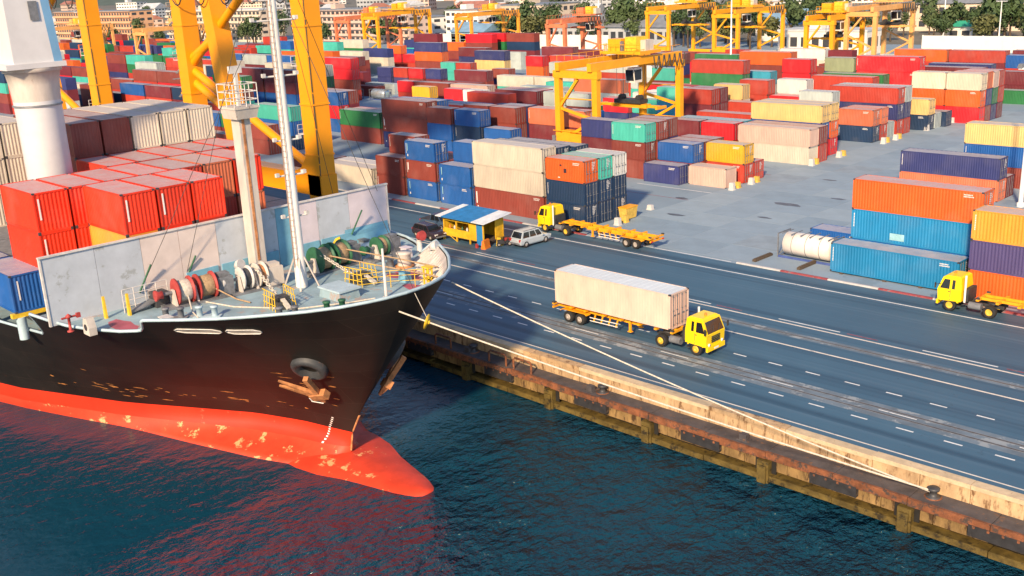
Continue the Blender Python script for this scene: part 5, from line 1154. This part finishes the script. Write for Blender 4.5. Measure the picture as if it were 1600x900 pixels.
def car(label, x, y, rz, paintm, cat='car', pickup=False, L=4.7, W=1.84, H=1.78, group=None):
    r = thing('parked_car', label, cat, (x, y, 0), rz, group); h = L/2; w_ = W/2
    sec = [(-h, .45, .86, .93), (-h+.12, .34, .98, .97), (-h+.9, .30, 1.05, 1), (-.3, .28, 1.02, 1), (h-1.35, .28, 1.02, 1), (h-.5, .30, .96, .98), (h-.1, .36, .82, .92), (h, .46, .70, .86)]
    b = MB(); vs = []
    for x_, z0, z1, f in sec:
        for yy, zz in ((-w_*f*.92, z0), (-w_*f, z0+.15), (-w_*f, z1-.12), (-w_*f*.93, z1), (w_*f*.93, z1), (w_*f, z1-.12), (w_*f, z0+.15), (w_*f*.92, z0)): vs.append((x_, yy, zz))
    n = len(sec); fs = [(i*8+j, i*8+(j+1) % 8, (i+1)*8+(j+1) % 8, (i+1)*8+j) for i in range(n-1) for j in range(8)]+[tuple(range(8)), tuple(range((n-1)*8, n*8))]
    b.add(vs, fs, 0, False); body = b.build('body', [paintm], r)
    if pickup: rx0, rx1, bx0, bx1 = -.35, .75, -.6, 1.35
    else: rx0, rx1, bx0, bx1 = -h+.55, .55, -h+.15, 1.15
    c = [(bx0, 1.0), (rx0, H), (rx1, H), (bx1, 1.0)]; wt = w_*.80
    cb = MB().add([(bx0, -w_*.95, 1.0), (bx1, -w_*.95, 1.0), (bx1, w_*.95, 1.0), (bx0, w_*.95, 1.0), (rx0, -wt, H), (rx1, -wt, H), (rx1, wt, H), (rx0, wt, H)], [(4, 5, 6, 7), (0, 1, 5, 4), (1, 2, 6, 5), (2, 3, 7, 6), (3, 0, 4, 7)]).build('cabin', [paintm], r)
    def lerp(a, b_, t): return a+(b_-a)*t
    for q in (-1, 1):
        for (ta, tb) in ((.06, .36), (.40, .68), (.72, .95)) if not pickup else ((.08, .48), (.53, .93)):
            pts = []
            for t, u in ((ta, .12), (tb, .12), (tb, .9), (ta, .9)):
                xx = lerp(lerp(bx0, bx1, t), lerp(rx0, rx1, t), u); pts.append((xx, q*(lerp(w_*.95, wt, u)+.012), lerp(1.0, H, u)))
            MB().add(pts, [(0, 1, 2, 3)]).build('side_window', ['glass'], cb)
        for xx in (-h+.85, h-.92): wheel(r, xx, q*(w_-.12), .37, .25, 'rim_grey')
        MB().box(h-.16, q*.62-.2, .66, h-.02, q*.62+.2, .82).build('headlight', ['lamp_white'], r)
        MB().box(-h-.015, q*.74-.1, .72, -h+.1, q*.74+.1, 1.0).build('tail_light', ['lamp_red'], r)
        MB().box(.75, q*(w_+.12)-.09, 1.02, .9, q*(w_+.12)+.09, 1.16).build('mirror', [paintm], r)
    for (xa, xb, sgn) in ((bx0, rx0, -1), (bx1, rx1, 1)):
        pts = [(lerp(xa, xb, u)+sgn*.012, q*lerp(w_*.95, wt, u)*.88, lerp(1.0, H, u)) for u, q in ((.1, -1), (.1, 1), (.9, 1), (.9, -1))]
        MB().add(pts, [(0, 1, 2, 3)]).build('windscreen', ['glass'], cb)
    MB().box(-h-.05, -w_*.8, .42, -h+.1, w_*.8, .6).box(h-.1, -w_*.75, .40, h+.04, w_*.75, .58).build('bumper', ['steel_grey'], r)
    if pickup: MB().box(-h+.1, -w_*.85, 1.02, -.65, w_*.85, 1.1).build('bed_cover', ['machine_dark'], r)
    else: MB().bar((-1.6, -.6, H+.05), (.3, -.6, H+.05), .05, .05).bar((-1.6, .6, H+.05), (.3, .6, H+.05), .05, .05).build('roof_rail', ['steel_grey'], r)
    return r
car('silver sport utility car parked beside the yellow guard shed', -78.85, 79.9, math.pi/2-.05, 'car_white')
car('dark car parked behind the ship bow left of the shed', -90.6, 75.2, -.1, 'car_dark', H=1.55)
car('navy pickup parked nearest the ship stays, left of the dark car', -93.4, 79.0, .05, 'car_navy', pickup=True)
# scooter beside the shed
def scooter(label, x, y, rz, mat):
    r = thing('scooter', label, 'motorcycle', (x, y, 0), rz, 'motorcycles by the shed')
    for xx in (-.6, .6): wheel(r, xx, 0, .27, .1, 'rim_grey')
    MB().hexa([(-.75, -.15, .35), (.1, -.15, .3), (.1, .15, .3), (-.75, .15, .35)], [(-.8, -.12, .68), (-.05, -.12, .66), (-.05, .12, .66), (-.8, .12, .68)]).bar((.1, 0, .35), (.45, 0, .85), .3, .08).bar((.6, 0, .3), (.42, 0, 1.0), .07, .07).build('scooter_body', [mat], r)
    MB().box(-.78, -.14, .68, -.1, .14, .78).build('seat', ['machine_dark'], r)
    MB().tube([(.40, -.32, 1.02), (.44, 0, .98), (.40, .32, 1.02)], .025, 6).build('handlebar', ['steel_dark'], r)
scooter('red scooter standing between the shed and the silver car', -81.2, 78.9, 1.2, 'ship_red'); scooter('dark scooter closest to the rear of the silver car', -80.5, 77.4, 1.0, 'machine_dark')
# ============================================================ GUARD SHED
sh = thing('guard_shed', 'yellow guard shed with blue and white roof on the quay road', 'shed', (-85.3, 77.3, 0)); S_ = ['shed_yellow']
X0, X1, Ya, Yb = -3.3, 3.2, -1.5, 1.5
for x in (X0, -1.2, 1.0, X1):
    for y in (Ya, Yb): MB().box(x-.07, y-.07, 0, x+.07, y+.07, 2.75).build('post', S_, sh)
MB().box(X0, Ya, .42, X1, Yb, .52).build('floor', ['trunk'], sh)
MB().box(X0+.07, Ya-.05, .52, 1.0, Ya+.03, 1.42).build('wall_panel', S_, sh); MB().box(X0+.07, Yb-.03, .52, X1-.07, Yb+.05, 2.7).build('wall_panel', S_, sh)
MB().box(X0-.04, Ya+.07, .52, X0+.04, Yb-.07, 2.7).build('wall_panel', S_, sh); MB().box(X1-.04, .3, .52, X1+.04, Yb-.07, 2.7).build('wall_panel', S_, sh)
MB().box(1.0, Ya-.04, .52, 2.1, Ya+.03, 2.7).build('wall_panel', S_, sh)
MB().box(2.12, Ya-.03, .1, X1-.09, Ya+.02, 2.6).build('door', ['shed_blue'], sh)
MB().box(X0+.07, Ya-.06, 2.3, 1.0, Ya+.03, 2.7).build('valance', S_, sh)
MB().box(-3.0, Ya+.1, 1.25, .6, Ya+.6, 1.32).build('counter', ['trunk'], sh)
for x, c in ((-2.7, 'barrier_orange'), (-1.9, 'ship_white'), (-.6, 'ship_green'), (.2, 'ship_white')): MB().lathe((x, Ya+.35, 1.32), (0, 0, 1), [(0, .12), (.28, .12), (.34, .04), (.42, .04)], 10).build('bottle', [c], sh)
for i in range(8):
    x = -4.0+i*1.0
    mt = 'shed_white' if i in (0, 6, 7) else 'shed_blue'
    pr = MB()
    for j in range(5):
        a = x+j*.2; pr.hexa([(a, -2.2, 2.75), (a+.12, -2.2, 2.75), (a+.12, 2.2, 3.25), (a, 2.2, 3.25)], [(a, -2.2, 2.83), (a+.12, -2.2, 2.83), (a+.12, 2.2, 3.33), (a, 2.2, 3.33)])
        pr.hexa([(a+.12, -2.2, 2.74), (a+.2, -2.2, 2.74), (a+.2, 2.2, 3.24), (a+.12, 2.2, 3.24)], [(a+.12, -2.2, 2.78), (a+.2, -2.2, 2.78), (a+.2, 2.2, 3.28), (a+.12, 2.2, 3.28)])
    pr.build('roof_sheet', [mt], sh)
MB().bar((-1.0, Ya-.1, 0), (-3.1, Ya-.4, 1.2), .06, .06).bar((X0, Ya-.2, 0), (X0, Ya-.1, 1.3), .08, .08).build('prop', S_, sh)
ob = thing('traffic_barrier', 'orange plastic barrier standing at the corner of the guard shed', 'barrier', (-81.6, 75.6, 0), .3)
MB().prism([(-.3, 0), (.3, 0), (.22, .3), (.12, .95), (-.12, .95), (-.22, .3)], 'y', -.6, .6).build('barrier_body', ['barrier_orange'], ob)
jc = thing('jerry_can', 'small red jerry can beside the orange barrier', 'can', (-82.5, 75.1, 0))
MB().box(-.16, -.1, 0, .16, .1, .42).box(-.1, -.03, .42, .02, .03, .5).lathe((.1, 0, .42), (0, 0, 1), [(0, .04), (.08, .04)], 8).build('can_body', ['ship_red'], jc)
sg = thing('striped_block', 'yellow and black painted concrete block near the silver car', 'block', (-81.2, 77.4, 0), .4)
for k in range(5): MB().hexa([(-.35, -.3+.12*k, 0), (.35, -.3+.12*k, 0), (.35, -.18+.12*k, 0), (-.35, -.18+.12*k, 0)], [(-.22, -.3+.12*k, .95), (.22, -.3+.12*k, .95), (.22, -.18+.12*k, .95), (-.22, -.18+.12*k, .95)]).build('stripe', ['ship_yellow' if k % 2 == 0 else 'machine_dark'], sg)
# ============================================================ ROW-END BLOCKS, TANKS, POLES
def endblock(x, y, kind, label, h=1.0):
    o = MB().hexa([(-.36, -.3, 0), (.36, -.3, 0), (.36, .3, 0), (-.36, .3, 0)], [(-.3, -.24, h), (.3, -.24, h), (.3, .24, h), (-.3, .24, h)]).box(-.4, -.34, 0, .4, .34, .1).build('marker_block', ['block_yellow' if kind == 'y' else 'block_white'])
    o.location = (x, y, 0); tag(o, label, 'concrete block', 'painted blocks at the row ends'); return o
places = [(93.6, 'dark navy stack by the empty chassis'), (117.2, 'low pink container'), (121.8, 'yellow container'), (137.6, 'sand and pink stack'), (145.6, 'sand topped stack'), (159.8, 'salmon stack'), (164.0, 'brick red stack'), (175.4, 'sand short stack'), (185.6, 'tall white and orange stack')]
for i, (y, t) in enumerate(places):
    if y not in (175.4, 185.6): endblock(-76.6, y, 'y', 'yellow concrete block at the foot of the %s' % t, .8)
    endblock(-76.4, y-1.6, 'w', 'white concrete block at the foot of the %s' % t, 1.0 if i % 2 else .9)
yb = thing('spill_bin', 'yellow steel bin at the right end of the dark navy stack', 'bin', (-77.6, 95.4, 0))
MB().hexa([(-.5, -.9, .1), (.5, -.9, .1), (.5, .9, .1), (-.5, .9, .1)], [(-.6, -1.1, 1.5), (.6, -1.1, 1.5), (.6, 1.1, 1.5), (-.6, 1.1, 1.5)]).build('bin_body', ['block_yellow'], yb); MB().box(-.63, -1.13, 1.4, .63, 1.13, 1.52).build('bin_rim', ['truck_orange'], yb)
wb = endblock(-78.3, 100.6, 'w', 'small white block lying alone on the lane behind the navy stack', .6)
def tank(x, y, L, mat, fmat, label, group=None):
    r = thing('tank_container', label, 'tank', (x, y, 0), 0, group)
    MB().lathe((.3, 1.2, 1.32), (1, 0, 0), [(0, 0), (.02, .5), (.1, .95), (.25, 1.17), (L-.85, 1.17), (L-.7, .95), (L-.62, .5), (L-.6, 0)], 26).build('tank_shell', [mat], r)
    for k in range(1, 4): MB().lathe((L*k/4, 1.2, 1.32), (1, 0, 0), [(-.03, 1.185), (.03, 1.185)], 26).build('tank_band', ['steel_grey'], r)
    for xx in (0, L-.12):
        MB().box(xx, 0, 0, xx+.1, .1, 2.5).box(xx, 2.32, 0, xx+.1, 2.42, 2.5).box(xx, .1, 0, xx+.1, 2.32, .12).box(xx, .1, 2.4, xx+.1, 2.32, 2.5).bar((xx+.06, .1, .1), (xx+.06, 2.3, 1.2), .08, .08).build('end_frame', [fmat], r)
    for yy in (0, 2.3): MB().box(.12, yy, 0, L-.12, yy+.12, .22).build('side_rail', ['tank_frame'], r)
    w_ = MB().box(.12, 1.0, 2.42, L-.12, 1.5, 2.46)
    for k in range(6): w_.box(.4+k*(L-.8)/5.2, .15, 2.44, .5+k*(L-.8)/5.2, 2.3, 2.5)
    w_.build('walkway', ['steel_grey'], r)
tank(-54.4, 90.6, L20, 'tank_white', 'steel_grey', 'white tank container on a blue frame left of the sky blue containers')
tank(-221.5, 160.2-2, L20, 'tank_silver', 'steel_grey', 'silver tank container on the open apron, left of two', 'silver tanks'); tank(-213.0, 160.5, L20, 'tank_silver', 'steel_grey', 'silver tank container on the open apron, right of two', 'silver tanks')
for x in (-55.2, -50.2):
    o = MB().box(-.2, -1.6, 0, .2, 1.6, .22).box(-.12, -1.5, .22, .12, 1.5, .3).build('timber_sleeper', ['trunk']); o.location = (x, 89.2, 0); tag(o, 'loose timber baulk lying in front of the white tank container, %s one' % ('left' if x < -53 else 'right'), 'sleeper')
def pole(x, y, h, label):
    r = thing('lamp_post', label, 'lamp post', (x, y, 0), 0, 'tall lamp posts in the yard')
    MB().lathe((0, 0, 0), (0, 0, 1), [(0, .42), (.5, .42), (.52, .26), (h, .12)], 12).build('pole_shaft', ['pole_white'], r)
    MB().box(-1.6, -.1, h-.3, 1.6, .1, h-.1).build('cross_arm', ['pole_white'], r)
    for k in (-1.4, -.5, .5, 1.4): MB().hexa([(k-.3, -.3, h-.1), (k+.3, -.3, h-.1), (k+.3, .3, h-.1), (k-.3, .3, h-.1)], [(k-.2, -.15, h+.3), (k+.2, -.15, h+.3), (k+.2, .3, h+.35), (k-.2, .3, h+.35)]).build('floodlight', ['steel_grey'], r)
pole(-236, 276, 24, 'white lamp post behind the red gantry crane'); pole(-143, 215, 25, 'tall white lamp post rising above the green and red stack'); pole(-43.4, 125.4, 16, 'pale lamp post at the right edge beside the navy container'); pole(-160, 372, 22, 'thin lamp post before the far cream building'); pole(-125, 330, 14, 'thin lamp post at the right end of the white wall'); pole(-345, 330, 24, 'white lamp post among the trees right of the blue roofed house')
# ============================================================ BACKGROUND
random.seed(21)
def wall_run(x0, x1, y, h, label):
    r = thing('boundary_wall', label, 'wall', (x0, y, 0)); n = int((x1-x0)/6); st = (x1-x0)/n
    for k in range(n): MB().box(k*st+.15, 0, 0, (k+1)*st-.15, .25, h).box(k*st-.15, -.08, 0, k*st+.15, .33, h+.15).build('wall_bay', ['wall_white'], r)
wall_run(-143, -113, 318, 4.6, 'long white boundary wall behind the red rows at the right'); wall_run(-345, -252, 300, 5.2, 'white boundary wall in front of the trees left of the red gantry')
def building(label, x, y, w_, d, h, wm, rm='roof_pale', floors=4, rz=0.0, roof='flat', group=None, bays=None, bal=False):
    r = thing('building', label, 'building', (x, y, 0), rz, group)
    MB().box(0, 0, 0, w_, d, h).build('wall', [wm], r)
    fh = h/floors; bays = bays or max(2, int(w_/3.6)); bw_ = w_/bays; wn = MB(); ld = MB()
    for f in range(floors):
        z = f*fh+fh*.32
        for b in range(bays):
            a = b*bw_+bw_*.18; wn.box(a, -.04, z, a+bw_*.64, .02, z+fh*.42)
        sb_ = max(2, int(d/4)); 
        for b in range(sb_):
            a = b*d/sb_+d/sb_*.2; wn.box(w_-.02, a, z, w_+.04, a+d/sb_*.6, z+fh*.42)
        if bal: ld.box(-.2, -1.1, f*fh+fh-.15, w_+.2, -.0, f*fh+fh+.0).box(-.2, -1.15, f*fh-.0, w_+.2, -1.05, f*fh+fh*.30)
        else: ld.box(-.12, -.14, f*fh+fh-.18, w_+.12, -.0, f*fh+fh-.02)
    stuff(wn.build('windows', ['window_dark'], r)); stuff(ld.build('ledges', [wm], r))
    if roof == 'flat':
        MB().box(-.25, -.25, h, w_+.25, d+.25, h+.5).build('roof', [rm], r)
        q = MB().box(w_*.3, d*.3, h+.5, w_*.3+min(4, w_*.2), d*.7, h+2.6).build('roof_hut', [wm], r)
    else:
        rh = min(w_, d)*.28
        MB().add([(-.6, -.8, h), (w_+.6, -.8, h), (w_+.6, d+.8, h), (-.6, d+.8, h), (-.6, d/2, h+rh), (w_+.6, d/2, h+rh)], [(0, 1, 5, 4), (2, 3, 4, 5), (1, 2, 5), (3, 0, 4), (0, 3, 2, 1)]).build('roof', [rm], r)
    return r
building('long pink apartment block with strip windows behind the yellow gantry', -470, 310, 92, 14, 15, 'b_pink', 'roof_grey', 5, bal=True)
building('cream apartment block left of the slim crane leg', -585, 300, 100, 14, 16, 'b_cream', 'roof_pale', 5, bal=True)
building('orange fronted apartment block further left behind the quay cranes', -720, 290, 110, 14, 17, 'b_orange', 'roof_grey', 5, bal=True)
building('low grey apartment block between pink block and trees', -375, 330, 22, 12, 13, 'b_white', 'roof_grey', 4)
building('small house with blue roof in front of the trees', -338, 300, 20, 13, 6, 'b_blue', 'roof_blue', 2, 0, 'gable')
building('white gabled warehouse with red roof edge behind the red gantry', -352, 424, 34, 30, 15, 'b_white', 'roof_red', 3, .5, 'gable')
building('cream hall with flat roof left of the red gantry crane', -386, 372, 34, 26, 13, 'b_cream', 'roof_grey', 3)
building('long low shed with grey roof behind the red gantry', -300, 322, 60, 16, 6.5, 'b_grey', 'roof_grey', 1, 0, 'gable')
building('pale shed with blue white roof right of the lamp post', -222, 345, 40, 18, 6, 'b_white', 'roof_blue', 1, .1, 'gable')
building('cream long building with arched storey at the right', -190, 400, 70, 14, 10, 'b_cream', 'roof_grey', 2, .06, 'gable')
building('pink house among the trees behind the yellow gantry', -300, 470, 28, 16, 13, 'b_pink', 'roof_grey', 4, .3)
building('white shed between the yellow gantries', -182, 300, 30, 12, 7, 'wall_white', 'roof_pale', 1, 0)
building('small building with bright green roof near the right trees', -150, 352, 8, 6, 5, 'b_white', 'roof_green', 1, 0, 'gable')
building('building with teal green roof behind the lamp post on the left', -330, 352, 12, 8, 7, 'b_white', 'roof_green', 2, 0, 'gable')
occ = [(-470, 310, 92), (-585, 300, 100), (-720, 290, 110), (-375, 330, 22), (-352, 424, 40), (-386, 372, 34), (-300, 322, 60), (-190, 400, 70)]
kinds = [('b_cream', 'roof_red', 'gable', 'cream city house with red roof'), ('b_white', 'roof_grey', 'flat', 'white flat roofed city block'), ('b_pink', 'roof_red', 'gable', 'pinkish city house with red roof'), ('b_grey', 'roof_pale', 'flat', 'grey city block with pale roof'), ('b_orange', 'roof_grey', 'flat', 'orange city block'), ('b_white', 'roof_pale', 'gable', 'white city house with pale roof')]
cnt = 0
HIDB = {5, 6, 9, 10, 11, 12, 13, 14, 15, 17, 18, 20, 21, 24, 25, 26, 28, 29, 30, 33, 34, 35, 36, 38, 40, 41, 42, 44, 45, 47, 48, 50, 51, 52, 53, 55, 56, 57, 58, 59, 60, 65, 66, 67, 69, 72, 74, 75, 76, 77, 78, 79, 80, 82, 83, 84, 85, 86, 88, 89, 90, 91, 93, 94, 95, 96, 97, 98, 99, 103, 104, 105, 107, 108, 109, 111, 112, 113, 114, 116, 117, 118, 119}; HIDT = {0, 1, 5, 7, 9, 34, 37, 40, 48, 49, 53, 56, 57, 60, 61, 65, 66, 67, 69, 71, 72, 73, 75, 76, 79, 80, 86, 96, 99, 101, 102, 104, 105, 106, 112, 113, 116, 118, 119, 120, 121, 122, 123, 124, 125, 128, 129, 130, 132, 133, 134, 135, 136, 137, 139, 141, 142, 145, 146, 147, 148, 149, 150, 151, 152, 153, 154, 155, 157, 158, 159, 161, 162, 163, 164, 165, 166, 167, 168, 169, 170, 171, 172, 173, 175, 177, 178, 179, 181, 182, 183, 184, 185, 186, 187, 189}
while cnt < 120:
    az = R_(random.uniform(-73, -19)); dist = random.uniform(520, 1500)**1.0; x, y = dist*math.sin(az), dist*math.cos(az)
    if y < 330 and x > -760: continue
    if any(abs(x-ox-ow/2) < ow/2+25 and abs(y-oy) < 30 for ox, oy, ow in occ): continue
    k = random.randrange(6); wm, rm, rf_, tx = kinds[k]; w_ = random.uniform(14, 40); d = random.uniform(10, 20); fl = random.choice((2, 2, 3, 3, 4, 5))
    if cnt in HIDB: occ.append((x, y, w_)); cnt += 1; random.uniform(-.5, .5); continue
    bo = building(tx+' in the far town', x, y, w_, d, fl*3.2, wm, rm, fl, random.uniform(-.5, .5), rf_, 'far town houses, kind %d' % k); bo['key'] = (-1, cnt); occ.append((x, y, w_)); cnt += 1
# --- trees
def crown_mesh(mat, rx, rz, n, seed):
    rnd = random.Random(seed); mb = MB(); lobes = []
    for k in range(9):
        a = rnd.uniform(0, 6.28); lobes.append((Vector((math.cos(a)*rx*.55*rnd.random()**.5, math.sin(a)*rx*.55*rnd.random()**.5, rnd.uniform(-.5, .6)*rz)), rnd.uniform(.38, .6)*rx))
    for i in range(n):
        c, lr = lobes[rnd.randrange(9)]; v = Vector((rnd.gauss(0, 1), rnd.gauss(0, 1), rnd.gauss(0, 1))).normalized()*lr*rnd.uniform(.6, 1.05)
        p = c+Vector((v.x, v.y, v.z*rz/rx)); nm = (v.normalized()+Vector((rnd.uniform(-.7, .7), rnd.uniform(-.7, .7), rnd.uniform(-.3, .8)))).normalized()
        a = nm.orthogonal().normalized(); b = nm.cross(a); s = rx*rnd.uniform(.07, .15); t = rnd.uniform(0, 6.28); a, b = a*math.cos(t)+b*math.sin(t), b*math.cos(t)-a*math.sin(t)
        mb.add([p-a*s, p-b*s*.6, p+a*s, p+b*s*.6], [(0, 1, 2, 3)])
    return mb.mesh('crown', M(mat))
TREES = []
for i, (m_, rx, rz, th) in enumerate((('leaf_deep', 5.0, 4.2, 4.5), ('leaf_mid', 4.2, 4.4, 4.0), ('leaf_olive', 5.4, 3.8, 4.0), ('leaf_deep', 3.2, 5.5, 4.5), ('leaf_mid', 6.0, 4.6, 5.0))):
    tm_ = MB().tube([(0, 0, 0), (.15, .05, th*.5), (.1, -.1, th)], .38, 8, r2=.22)
    for a in (0.3, 2.2, 4.0, 5.2): tm_.tube([(.1, -.05, th*.85), (math.cos(a)*rx*.5, math.sin(a)*rx*.5, th+rz*.6)], .16, 6, r2=.05)
    TREES.append((crown_mesh(m_, rx, rz, 900, 40+i), tm_.mesh('trunk', M('trunk')), th, rz, ('round deep green tree beyond the yard', 'mid green tree beyond the yard', 'olive yellow broad tree beyond the yard', 'narrow dark tree beyond the yard', 'large spreading green tree beyond the yard')[i]))
def tree(x, y, k, s, rz=0, sz=1, label=None):
    c, t, th, rz_, lb_ = TREES[k]; r = thing('tree', label or lb_, 'tree', (x, y, 0), rz, 'trees beyond the yard: '+lb_.split(' tree')[0]); r.scale = (s, s, s*sz)
    link('trunk', t, r); link('crown', c, r, (0, 0, th+rz_*.75))
    return r
spots = []
for k in range(26): spots.append((random.uniform(-330, -255), random.uniform(306, 350)))       # behind the left white wall
for k in range(30): spots.append((random.uniform(-175, -105), random.uniform(325, 385)))       # right
for k in range(26): spots.append((random.uniform(-290, -180), random.uniform(360, 440)))
for k in range(14): spots.append((random.uniform(-235, -180), random.uniform(305, 345)))
for k in range(12): spots.append((random.uniform(-400, -380), random.uniform(300, 420)))
for k in range(12): spots.append((random.uniform(-560, -380), random.uniform(270, 300)))
for k in range(70):
    az = R_(random.uniform(-72, -18)); dd = random.uniform(520, 1250); spots.append((dd*math.sin(az), dd*math.cos(az)))
for i, (x, y) in enumerate(spots):
    k, s, a_, b_ = random.randrange(5), random.uniform(.75, 1.35), random.uniform(0, 6.28), random.uniform(.9, 1.15)
    if i in HIDT: continue
    tree(x, y, k, s, a_, b_)['key'] = (-2, i)
# low hills behind the town
for i, (x, y, rx, ry, h) in enumerate(((-1500, 2600, 900, 400, 70), (-2600, 1500, 800, 500, 120), (-500, 3000, 900, 400, 60), (-3000, 800, 700, 500, 140))):
    mb = MB(); n = 24; vs = []
    for a in range(n):
        for b in range(n):
            u, v = a/(n-1)*2-1, b/(n-1)*2-1; q = max(0, 1-u*u)*max(0, 1-v*v); vs.append((x+u*rx, y+v*ry, -2+h*q*(1+.25*math.sin(7*u+i)+.2*math.sin(9*v+2*i))))
    mb.add(vs, [(a*n+b, a*n+b+1, (a+1)*n+b+1, (a+1)*n+b) for a in range(n-1) for b in range(n-1)], 0, True)
    struct(mb.build('hills', ['hill_green']))
# ------------------------------------------------------------ labels that tell the far trees and houses apart
inv = cam.matrix_world.inverted()
def picture_x(o):
    q = inv @ o.location; return 800+1631.67*q.x/(-q.z)
ZONES = [(0, 330, 'beyond the left quay crane'), (330, 480, 'beyond the apartment blocks'), (480, 600, 'behind the pink apartment block'), (600, 720, 'by the blue roofed house'), (720, 860, 'behind the left white wall'), (860, 1000, 'behind the faded red gantry'), (1000, 1110, 'left of the tall white lamp post'), (1110, 1230, 'right of the tall white lamp post'), (1230, 1330, 'left of the peach gantry'), (1330, 1450, 'behind the peach gantry'), (1450, 1530, 'behind the right white wall'), (1530, 9999, 'at the right picture edge')]
zone = {}
for o in bpy.data.objects:
    if o.parent is None and 'label' in o.keys() and (o.name.startswith('tree') or (o.name.startswith('building') and 'far town' in o['label'])):
        u = picture_x(o); zn = next((z[2] for z in ZONES if z[0] <= u < z[1]), ZONES[0][2])
        zone.setdefault((o['label'], zn), []).append(o)
for (lb_, zn), os_ in zone.items():
    base = lb_.replace(' beyond the yard', '').replace(' in the far town', '')
    os_.sort(key=lambda o: o.location.length)
    for i, o in enumerate(os_):
        o['label'] = '%s %s%s' % (base, zn, '' if len(os_) == 1 else ', %s of its kind' % ('nearest' if i == 0 else num(i)+' nearest'))
for o in list(bpy.data.objects):
    if 'key' in o.keys(): del o['key']
